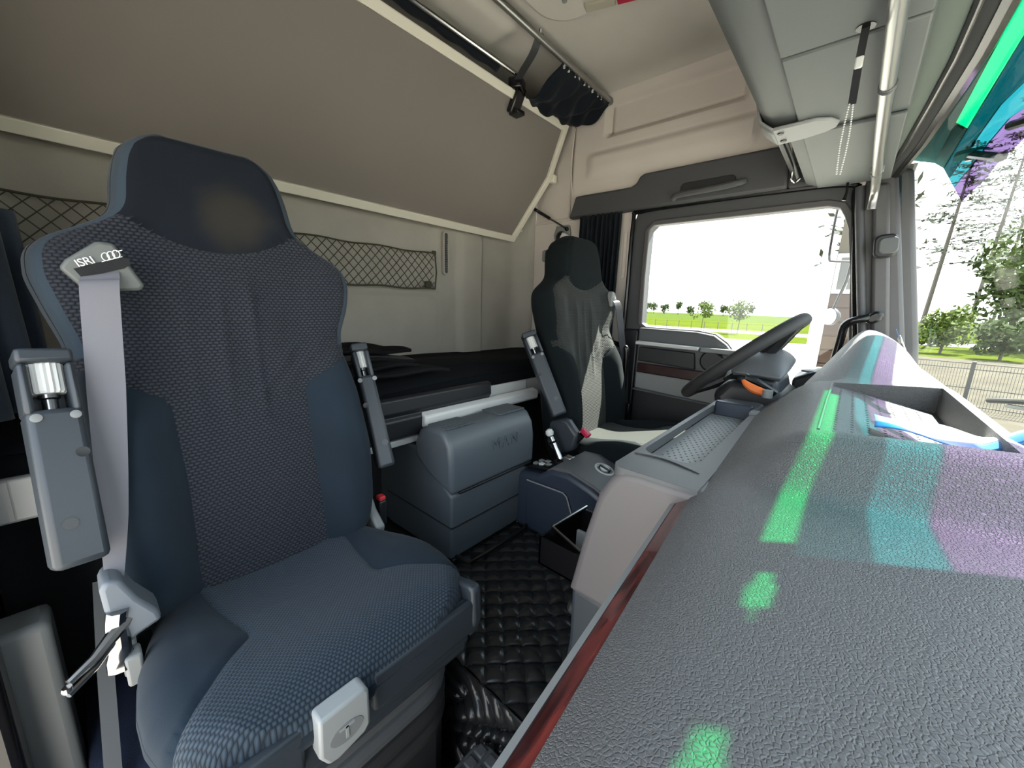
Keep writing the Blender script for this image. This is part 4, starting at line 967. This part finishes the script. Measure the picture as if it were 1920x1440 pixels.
def cowl(u, v):   # u across the truck, v from driver side to windscreen side
    a = Vector((-.248, .468, .872)).lerp(Vector((-.128, .468, .868)), v); b = Vector((-.285, .745, .888)).lerp(Vector((-.130, .745, .898)), v)
    q = a.lerp(b, u); k = (1 - (2*u - 1)**4) * (1 - (2*v - 1)**4); q.z += .034 * k + .018 * math.sin(PI*u); q.x += .012 * (1 - (2*u-1)**2) * (2*v - 1); return q
build('instrument_cowl', grid(cowl, lin(0, 1, 24), lin(0, 1, 18)), M['plastic_mid'], SC, solid=.016, bevel=.004, auto=60)
build('cowl_body', prism([(-.235, .78), (-.24, .868), (-.135, .866), (-.11, .78)], 'y', .49, .73), M['plastic'], SC, bevel=.015, seg=3)
stk = build('stalk', tube([(-.13, .44, .835), (-.175, .425, .862), (-.205, .42, .872)], [.010, .011, .012], 10), M['black'], SC)
OL = thing('orange_lever', (-.17, .38, .84), 'curved orange lever on the dash end below the steering wheel', 'lever')
pth = [(-.203, .383, .868), (-.19, .381, .857), (-.172, .38, .848), (-.152, .38, .843), (-.138, .38, .840)]
build('lever_blade', tube(smooth_path(pth, 4), [.002 + .0095*math.sin(PI*min(1, .08 + i/16*.8)) for i in range(17)], 10), M['orange'], OL)
build('lever_pivot', lathe([(.012, 0), (.012, .02)], (-.14, .372, .832), (0, 0, 1), 12), M['plastic_grey'], OL)
# side dash between cluster and door: vent and switches
SV = thing('side_vent_panel', (-.10, .82, .8), 'black vent panel at the dash end by the left pillar', 'vent')
build('vent_housing', prism([(-.12, .76), (-.125, .84), (-.07, .87), (-.02, .86), (-.02, .76)], 'y', .76, .95), M['plastic_dark'], SV, bevel=.01)
for k in range(4): build('vent_slat', box((-.112 + k*.004, .855, .79 + k*.016), (.012, .15, .004)), M['plastic_mid'], SV)
build('cup_lid', lathe([(.022, 0), (.022, .006), (.012, .008)], (-.085, .80, .862), (0, 0, 1), 16), M['plastic_grey'], SV)

# pillar fittings
AH = thing('pillar_grab_handle', (0, .93, .95), 'bent black grab handle on the left front pillar above the dash', 'handle')
build('handle_tube', tube(smooth_path([(-.035, .925, .80), (-.028, .925, .90), (-.024, .925, .965), (-.020, .92, 1.015), (.0, .91, 1.035), (.03, .915, 1.045), (.052, .925, 1.052)], 5), .0125, 12), M['black'], AH)
build('handle_foot', prism([(.028, 1.030), (.048, 1.026), (.070, 1.040), (.072, 1.062), (.052, 1.070), (.034, 1.058)], 'y', .905, .946), M['black'], AH, bevel=.008)
PL = thing('pillar_speaker', (.045, .93, 1.27), 'small rounded black speaker on the left front pillar', 'speaker')
q = Matrix.Rotation(-.10, 4, 'Y')
build('speaker_case', xf(prism(rrect(.058, .072, .02, 5), 'y', -.028, .0), Matrix.Translation((.040, .945, 1.272)) @ q), M['plastic_dark'], PL, bevel=.006)
build('speaker_grille', xf(prism(rrect(.046, .050, .014, 5), 'y', -.034, -.026), Matrix.Translation((.047, .945, 1.272)) @ q), M['plastic_mid'], PL, bevel=.003)
EH = thing('entry_handle', (-.83, .9, .8), 'black tubular entry handle between driver seat and door', 'handle')
build('handle_tube', tube(smooth_path([(-.895, .93, .89), (-.84, .90, .885), (-.79, .885, .875), (-.775, .885, .85), (-.775, .89, .70), (-.785, .895, .55)], 5), .013, 12), M['black'], EH)
build('handle_flange', box((-.90, .945, .89), (.04, .03, .04)), M['plastic_dark'], EH, bevel=.006)

# things lying on the dash
BG = thing('plastic_sheet', (.16, -.02, .89), 'crumpled white and blue plastic sheet at the right end of the dash tray', 'sheet')
def sheet(u, v):
    x = .050 + .165*u; y = -.02 - .055*u + .065*v + .02*u*v
    z = .884 + .004*math.sin(u*9 + v*4) + .042*sstep(u, .62, .95)*math.sin(PI*min(1, .25 + v*.75)) + .010*v*(1-u)
    return (x, y, z)
build('white_sheet', grid(lambda u, v: sheet(u, .25 + .75*v), lin(0, 1, 40), lin(0, 1, 16)), M['white_film'], BG, solid=.0015)
build('blue_band', grid(lambda u, v: sheet(u, .25*v), lin(0, 1, 40), lin(0, 1, 6)), M['blue_plastic'], BG, solid=.0015)
PP = thing('folded_leaflet', (.135, .86, .9), 'small white folded leaflet with blue tip wedged by the left windscreen corner', 'leaflet')
build('leaflet_page', grid(lambda u, v: (.112 + .045*v + .012*u, .885 - .03*u, .985 - .10*v + .012*math.sin(u*5)), lin(0, 1, 8), lin(0, 1, 8)), M['white_film'], PP, solid=.001)
build('blue_tip', grid(lambda u, v: (.105 + .012*v, .885 - .006*u, 1.015 - .03*v), lin(0, 1, 3), lin(0, 1, 4)), M['blue_plastic'], PP, solid=.001)

# ================================================================= OVERHEAD CONSOLE
OC = thing('overhead_console', (-.12, 0, 1.49), 'grey overhead storage console above the windscreen', 'console')
PO = [(-.30, 2.03), (-.268, 1.75), (-.258, 1.60), (-.252, 1.545), (-.240, 1.510), (-.215, 1.492), (-.171, 1.487), (.02, 1.490), (.02, 2.03)]
build('console_shell', prism(PO, 'y', -.96, .415), M['overhead'], OC, auto=40)
build('console_end', prism([(-.20, 2.03), (-.205, 1.55), (-.20, 1.50), (-.171, 1.487), (.02, 1.490), (.02, 2.03)], 'y', .415, .955), M['overhead'], OC, auto=40)
build('end_recess', prism([(-.262, 1.96), (-.255, 1.62), (-.245, 1.56), (-.205, 1.56), (-.205, 1.96)], 'y', .93, .957), M['plastic_dark'], OC)
build('recess_rib', tube([(-.235, .48, 1.53), (-.235, .93, 1.53)], .008, 8), M['plastic_dark'], OC)
build('recess_rib', tube([(-.24, .44, 1.58), (-.225, .95, 1.52)], .005, 8), M['plastic_grey'], OC)
build('recess_hook', tube(smooth_path([(-.23, .86, 1.55), (-.235, .87, 1.51), (-.228, .90, 1.497), (-.215, .905, 1.51)], 4), .004, 8), M['chrome'], OC)
for y0, y1 in ((.058, .385), (.425, .952), (-.935, .050)):
    build('underside_panel', prism([(-.166, y0), (.018, y0), (.018, y1), (-.166, y1)], 'z', 1.480, 1.489), M['overhead'], OC, bevel=.003)
build('panel_hole', lathe([(.012, 0), (.012, .002)], (-.055, .034, 1.4805), (0, 0, -1), 16), M['black'], OC)
# pale bracket strap across the console edge
BR = build('edge_bracket', join(prism([(-.215, .335), (-.13, .330), (-.105, .345), (-.092, .372), (-.098, .398), (-.12, .415), (-.16, .430), (-.215, .438)], 'z', 1.472, 1.480)), M['plastic_grey'], OC, bevel=.003)
build('bracket_flange', grid(lambda u, v: (interp(v, [0, .3, .6, 1], [-.213, -.246, -.258, -.268]), .335 + .10*u + .02*v, interp(v, [0, .3, .6, 1], [1.474, 1.502, 1.56, 1.66])), lin(0, 1, 4), lin(0, 1, 12)), M['plastic_grey'], OC, solid=.006)
for y in (.36, .41): build('bracket_screw', lathe([(.007, 0), (.006, .003)], (-.20, y, 1.472), (0, 0, -1), 12), M['plastic_dark'], OC)
# curtain pole in front of the glass
CP = thing('windscreen_pole', (-.016, 0, 1.46), 'silver pole along the windscreen top, jointed near its left end', 'pole')
build('pole', tube(smooth_path([(-.021, -.95, 1.464), (-.020, .3, 1.464), (-.016, .78, 1.464), (-.014, .90, 1.450), (-.013, .935, 1.425), (-.013, .94, 1.39)], 6), .0115, 14), M['alu'], CP)
for y in (.228, .218, .80): build('pole_joint', lathe([(.0125, -.004), (.0140, 0), (.0125, .004)], (-.0195 + .003*(y > .5), y, 1.464), (0, 1, 0), 16), M['plastic_mid'], CP)
build('pole_clip', box((-.016, .80, 1.474), (.03, .02, .02)), M['plastic_grey'], CP, bevel=.004)
# bead chain on its black tab
BC = thing('bead_chain', (-.055, .034, 1.3), 'loop of pale beads hanging on a black strap from the overhead console', 'chain')
build('hanger_strap', join(ribbon([(-.055, .034, 1.478), (-.0555, .034, 1.44)], .010, (1, 0, 0), .002), ribbon([(-.0555, .034, 1.425), (-.0545, .034, 1.375)], .010, (1, 0, 0), .003)), M['black_matt'], BC)['kind'] = 'stuff'
build('hanger_clasp', box((-.0555, .034, 1.432), (.010, .005, .018)), M['alu_pale'], BC, bevel=.002)
lp = [(-.0555 + sd * (.0022 + .0022*math.sin(PI*t)), .034 + sd*.0018, 1.375 - .100*t) for sd, t in [(-1, k/29) for k in range(30)] + [(1, 1 - k/29) for k in range(30)]]
bd = None
for p in lp:
    if bd is None: bd = build('bead', lathe([(.0004, -.0013), (.0011, -.0008), (.0014, 0), (.0011, .0008), (.0004, .0013)], lp[0], (0, 0, 1), 8), M['alu_pale'], BC); continue
    o = bd.copy(); o.location = bd.location + Vector(p) - Vector(lp[0]); COL.objects.link(o)
tag(build('pull_cord', tube([(-.085, .93, 1.487), (-.083, .932, 1.45), (-.086, .93, 1.425)], [.004, .0035, .006], 8), M['black']), 'short black pull cord in the corner above the driver door', 'cord')

# ================================================================= OUTSIDE
def vis(y, s): # point of the sun visor: s runs from the roof down to the free edge
    x1 = max(.150, interp(abs(y), [0, .3, .53, .70, .88, 1.0], [.32, .29, .205, .200, .205, .20])); x0 = wtop_x(y) + .002
    x = x0 + (.1185 - x0)*s/.18 if s < .18 else .1185 + (.024*(s - .18)/.13 if s < .31 else .024 + (x1 - .1425)*(s - .31)/.69)
    return (x, y, 1.575 - .155*s)
VS = thing('sun_visor', (.2, 0, 1.5), 'tinted outside sun visor of cyan and purple acrylic above the windscreen', 'visor')
def vband(name, s0, s1, m, y0=-1.10, y1=1.10, th=.004): return build(name, grid(lambda y, t: vis(y, s0 + (s1 - s0)*t), lin(y0, y1, 50), lin(0, 1, 5)), M[m], VS, solid=th)
vband('root_band', .0, .18, 'v_dark')
vband('green_band', .18, .31, 'v_green', .165, .76)  # slit placed so the sun throws the green streak onto the dash
vband('green_band_end', .18, .31, 'v_dark', .76, 1.10)
vband('mount_band', .31, .52, 'v_teal', .14, 1.10)
vband('mount_shade_panel', .31, .52, 'v_dark', -1.10, .14)  # opaque stretch, shaped to keep the dash on the right in shade
vband('cyan_band', .52, .71, 'v_cyan', .14, 1.10)
vband('purple_band', .71, 1.0, 'v_purple', .14, 1.10)
vband('cyan_band', .52, .71, 'v_cyan', -1.0, -.55)
vband('purple_band', .71, 1.0, 'v_purple', -1.0, -.55)
# centre mount plate, its openings shaped to cast green spots on the dash
def hole_band(y0, y1, holes, s0, s1, name):
    V, F = [], []; ny, ns = 60, 40; idx = {}
    for j in range(ny+1):
        for i in range(ns+1):
            y = y0 + (y1-y0)*j/ny; s = s0 + (s1-s0)*i/ns; idx[(i, j)] = len(V); V.append(vis(y, s))
    for j in range(ny):
        for i in range(ns):
            y = y0 + (y1-y0)*(j+.5)/ny; s = s0 + (s1-s0)*(i+.5)/ns
            if any(((y-a)/ry)**2 + ((s-b)/rs)**2 < 1 for a, b, ry, rs in holes): continue
            F.append((idx[(i, j)], idx[(i+1, j)], idx[(i+1, j+1)], idx[(i, j+1)]))
    return build(name, (V, F), M['v_dark'], VS, solid=.006)
hole_band(-1.0, .165, [(.072, .245, .034, .05), (-.10, .245, .034, .05), (-.28, .245, .034, .05)], .18, .31, 'mount_shade_plate')
hole_band(-.55, .14, [], .52, 1.0, 'mount_shade_plate')  # solid plate added to keep the sun off the right part of the dash
vband('green_lens', .185, .305, 'v_green', -.32, .11, .002)
for y in (.80, -.45, -.80):
    a = Vector(vis(y, .55)); b = Vector(vis(y - .16, .93))
    arm = build('visor_arm', tube([a + Vector((0, 0, -.012)), b + Vector((0, 0, -.012))], .011, 10), M['black'], VS)
    build('arm_plate', prism(rrect(.06, .07, .025, 4, a.x, a.y), 'z', a.z - .018, a.z - .008), M['v_dark'], arm)
    build('arm_bolt', lathe([(.006, 0), (.006, .004)], a + Vector((.0, .02, -.020)), (0, 0, -1), 10), M['alu'], arm)
for k, (y, s) in enumerate(((.50, .86), (.36, .80))):
    p = Vector(vis(y, s))
    build('visor_letter', join(tube([p + Vector((-.02, .03, .008)), p + Vector((.02, -.03, .0))], .009, 6)) if k == 0 else tube([p + Vector((.022*math.cos(a*PI/8), .035*math.sin(a*PI/8), .006)) for a in range(16)], .006, 6, closed=True), M['black'], VS)
# wiper on the glass
WP = thing('windscreen_wiper', (.3, -.1, .9), 'dark windscreen wiper arm resting on the outside of the glass', 'wiper')
def wsp(y, t, n=.030): return Vector((wbot_x(y) + (wtop_x(y) - wbot_x(y))*t + n, y, .80 + .70*t + n*.3))
build('wiper_arm', tube([wsp(.62, .075), wsp(.45, .115), wsp(.25, .15), wsp(.0, .18)], .006, 8), M['black_matt'], WP)
build('wiper_blade', tube([wsp(.5, .09, .022), wsp(.2, .14, .022), wsp(-.1, .17, .022)], .005, 8), M['black'], WP)
# left wing mirror arms
WM = thing('wing_mirror', (-.08, 1.4, 1.25), 'wing mirror with black tube arm outside the driver window', 'mirror')
build('mirror_arm', tube(smooth_path([(-.02, 1.44, 1.56), (-.115, 1.45, 1.545), (-.127, 1.45, 1.50), (-.128, 1.45, 1.40), (-.124, 1.45, 1.30), (-.105, 1.45, 1.286), (-.045, 1.45, 1.279), (-.035, 1.40, 1.25), (-.03, 1.10, 1.22)], 5), .005, 8), M['black'], WM)
sh_ = build('mirror_shell', lathe([(.004, -.02), (.028, -.016), (.038, .0), (.038, .012)], (-.075, 1.45, 1.045), (-.7, -.7, 0), 20), M['plastic_dark'], WM)
build('mirror_face', lathe([(.036, 0), (.036, .002)], (-.0838, 1.4412, 1.045), (-.7, -.7, 0), 20), M['mirror'], sh_)
build('shell_stay', tube([(-.075, 1.45, 1.08), (-.05, 1.45, 1.20), (-.045, 1.45, 1.28)], .006, 8), M['black'], WM)

GZ = -1.25
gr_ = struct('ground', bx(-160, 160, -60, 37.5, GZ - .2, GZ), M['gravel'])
struct('terrain_5', bx(1.2, 60, 4, 36, GZ - .1, GZ + .003), M['sand_dimmed'])
struct('terrain_6', bx(2.0, 60, 34, 37.6, GZ - .1, GZ + .006), M['grass'])
def strip(nm, y0, y1, m, dz, lab=None): return struct(nm, bx(-220, 160, y0, y1, GZ - .2, GZ + dz), M[m])
strip('terrain_1', 37.5, 49, 'grass', .004); strip('terrain_2', 49, 57, 'road', .0); strip('terrain_3', 57, 110, 'grass', .01); strip('terrain_4', 110, 420, 'field', .02)

def leaves(centre, rad, n, size, seed, squash=1.0, shell=.5):
    rd = random.Random(seed); V, F = [], []
    cx, cy, cz = centre
    blobs = [(rd.uniform(-.55, .55), rd.uniform(-.55, .55), rd.uniform(-.6, .6), rd.uniform(.35, .55)) for _ in range(14)]
    for _ in range(n):
        bxx, by, bz, br = rd.choice(blobs); d = Vector((rd.gauss(0, 1), rd.gauss(0, 1), rd.gauss(0, 1))).normalized() * br * (shell + (1 - shell)*rd.random())
        p = Vector((cx + rad[0]*(bxx + d.x), cy + rad[1]*(by + d.y), cz + rad[2]*(bz + d.z)))
        a = Vector((rd.gauss(0, 1), rd.gauss(0, 1), rd.gauss(0, 1)*squash)).normalized(); b = a.orthogonal().normalized()
        s = size * rd.uniform(.6, 1.3); o = len(V)
        V += [p - a*s, p + b*s*.6, p + a*s, p - b*s*.6]; F.append((o, o+1, o+2, o+3))
    return V, F
def tree(name, base, h, crown_h, rad, n, size, seed, lm, label, group, trunk_r=.12, lean=0, cat='tree'):
    x, y = base; t = thing(name, (x, y, GZ), label, cat, group)
    top = (x + lean, y, GZ + h * .9)
    build('trunk', tube([(x, y, GZ), (x + lean*.5 + .08, y, GZ + h*.5), top], [trunk_r, trunk_r*.75, trunk_r*.3], 7), M['bark'], t)
    build('crown', leaves((x + lean*.8, y, GZ + h - crown_h*.5), (rad, rad, crown_h*.5), n, size, seed), lm, t, smooth=False)['kind'] = 'stuff'
    return t
def pine(base, h, clumps, seed, label, lean=0, r=.18):
    x, y = base; rd = random.Random(seed); t = thing('pine_tree', (x, y, GZ), label, 'tree', None)
    build('trunk', tube([(x, y, GZ), (x + lean*.5, y, GZ + h*.5), (x + lean, y, GZ + h)], [r, r*.8, r*.25], 7), M['bark'], t)
    V, F, G = [], [], []
    for k in range(clumps):
        f = .42 + .58 * (k + rd.random()) / clumps; w = (1.12 - f) * h * .26 + .5; a = rd.uniform(0, 2*PI); L = w * rd.uniform(.4, 1.0)
        bx_, by_, bz_ = x + lean*f, y, GZ + h*f; ex, ey, ez = bx_ + L*math.cos(a), by_ + L*math.sin(a), bz_ + rd.uniform(-.2, .35)
        G.append(tube([(bx_, by_, bz_), (ex, ey, ez)], [.03, .012], 4))
        for _ in range(15):
            q = rd.uniform(.35, 1.1); p = Vector((bx_ + (ex-bx_)*q + rd.gauss(0, .22), by_ + (ey-by_)*q + rd.gauss(0, .22), bz_ + (ez-bz_)*q + rd.gauss(0, .09)))
            u = Vector((rd.gauss(0, 1), rd.gauss(0, 1), rd.gauss(0, .25))).normalized(); w_ = u.orthogonal().normalized(); s = rd.uniform(.16, .34); o = len(V)
            V += [p - u*s, p + w_*s*.35, p + u*s, p - w_*s*.35]; F.append((o, o+1, o+2, o+3))
    build('branches', join(*G), M['bark'], t)['kind'] = 'stuff'
    build('needles', (V, F), M['needle'], t, smooth=False)['kind'] = 'stuff'
    return t
pine((4.6, 50), 16.5, 60, 1, 'tall thin pine seen through the windscreen nearest the left pillar', lean=.8)
pine((9.6, 65), 24, 90, 2, 'tall pine with several dark branches right of the thin pine', lean=1.0)
pine((14.2, 82), 31, 100, 3, 'dense pine behind the big green tree through the windscreen', lean=.5)
pine((-.1, 24), 9.8, 70, 4, 'pine beside the brown house seen through the driver window', lean=0, r=.14)
tree('leafy_tree', (9.2, 47), 10.5, 9.0, 3.6, 2600, .26, 11, M['leaf'], 'big dark green leafy tree right of the pines in the windscreen', None, .25)
tree('leafy_tree', (17.2, 54), 13, 12, 4.0, 2600, .28, 12, M['leaf'], 'broad leafy tree at the right edge of the windscreen view', None, .25)
tree('bush', (4.75, 38), 3.2, 3.0, 1.55, 1500, .17, 13, M['leaf2'], 'light green bush beside the left pillar in the windscreen', None, .08, cat='bush')
tree('bush', (6.9, 35.5), 2.6, 2.5, 1.5, 1300, .17, 14, M['leaf'], 'dark green bush below the leafy tree in the windscreen', None, .08, cat='bush')
tree('young_tree', (-13.0, 47), 3.6, 2.3, 1.25, 520, .13, 15, M['leaf2'], 'small left young tree in the grass strip through the driver window', None, .04)
tree('young_tree', (-9.3, 47), 3.8, 2.5, 1.35, 620, .13, 16, M['leaf2'], 'small right young tree in the grass strip through the driver window', None, .045)
tree('bush', (-1.6, 44), 2.0, 1.9, 1.3, 500, .14, 17, M['leaf2'], 'green bush left of the brown house', None, .05, cat='bush')
rd = random.Random(5); _t = None
for k in range(11):
    x = -114 + k*7.2 + rd.uniform(-.6, .6); y = 240 + rd.uniform(-8, 8)
    tree('distant_tree', (x, y), rd.uniform(5.5, 8), 5.5, rd.uniform(2.2, 2.9), 200, .6, 100+k, M['leaf'], 'hazy distant tree on the horizon beyond the fields', 'trees on the horizon', .2)

FN = thing('mesh_fence', (3, 14.7, GZ), 'grey wire mesh fence across the yard ahead of the windscreen', 'fence')
fa, fb = Vector((-.6, 15.0)), Vector((10, 13.4)); fd = (fb - fa)
wires = []
for k in range(200):
    p = fa + fd*k/199; wires.append(box((p.x, p.y, GZ + .58), (.007, .007, 1.18)))
build('wires', join(*wires), M['fence'], FN, smooth=False)['kind'] = 'stuff'
ang = math.atan2(fd.y, fd.x); mid = (fa + fb)/2
for z in (GZ + .08, GZ + .55, GZ + 1.05, GZ + 1.19): build('rail', box((mid.x, mid.y, z), (fd.length, .02, .022), Matrix.Rotation(ang, 3, 'Z')), M['fence'], FN)
for k in range(5):
    p = fa + fd*(.06 + .235*k); build('fence_post', box((p.x, p.y, GZ + .62), (.07, .07, 1.25)), M['fence'], FN)
F2 = thing('field_fence', (-14, 50, GZ), 'low post and wire fence along the far grass strip', 'fence')
for k in range(22): build('fence_post', bx(-30 + k*1.5, -29.93 + k*1.5, 49.9, 49.97, GZ, GZ + 1.1), M['bark'], F2)
for z in (.5, 1.0): build('fence_wire', bx(-30, 3, 49.93, 49.95, GZ + z, GZ + z + .02), M['bark'], F2)

HS = thing('plank_house', (.6, 9.3, GZ), 'brown plank-clad building with white-framed window beyond the driver door', 'building')
build('lower_wall', bx(-.42, .36, 9.045, 9.3, GZ, 1.48), M['plank'], HS)
build('upper_wall', bx(-.42, .36, 9.05, 9.3, 1.48, 3.6), M['house_trim'], HS)
build('corner_board', bx(-.64, -.42, 8.98, 9.3, GZ, 2.25), M['lorry'], HS, bevel=.01)
pk = None
for k in range(10):
    o = build('plank', bx(-.42, .36, 9.0, 9.04, GZ + .01, GZ + .265), M['plank'], HS, bevel=.012) if pk is None else pk.copy()
    if pk is None: pk = o
    else: o.location = pk.location + Vector((0, 0, k*.272)); COL.objects.link(o)
wf = build('window_frame', frame_prism([(-.41, 1.47), (.30, 1.47), (.30, 2.20), (-.41, 2.20)], [(-.35, 1.54), (.24, 1.54), (.24, 2.13), (-.35, 2.13)], 'y', 8.97, 9.04), M['lorry'], HS)
build('pane', bx(-.35, .24, 9.02, 9.03, 1.54, 2.13), M['pane'], wf)
build('mullion', box((-.20, 9.0, 1.83), (.05, .03, .62), Matrix.Rotation(.12, 3, 'Y')), M['lorry'], wf)
build('roof', prism([(8.7, 3.55), (9.3, 3.55), (11, 4.8), (10.9, 4.95)], 'x', -.9, .40), M['plastic_dark'], HS)
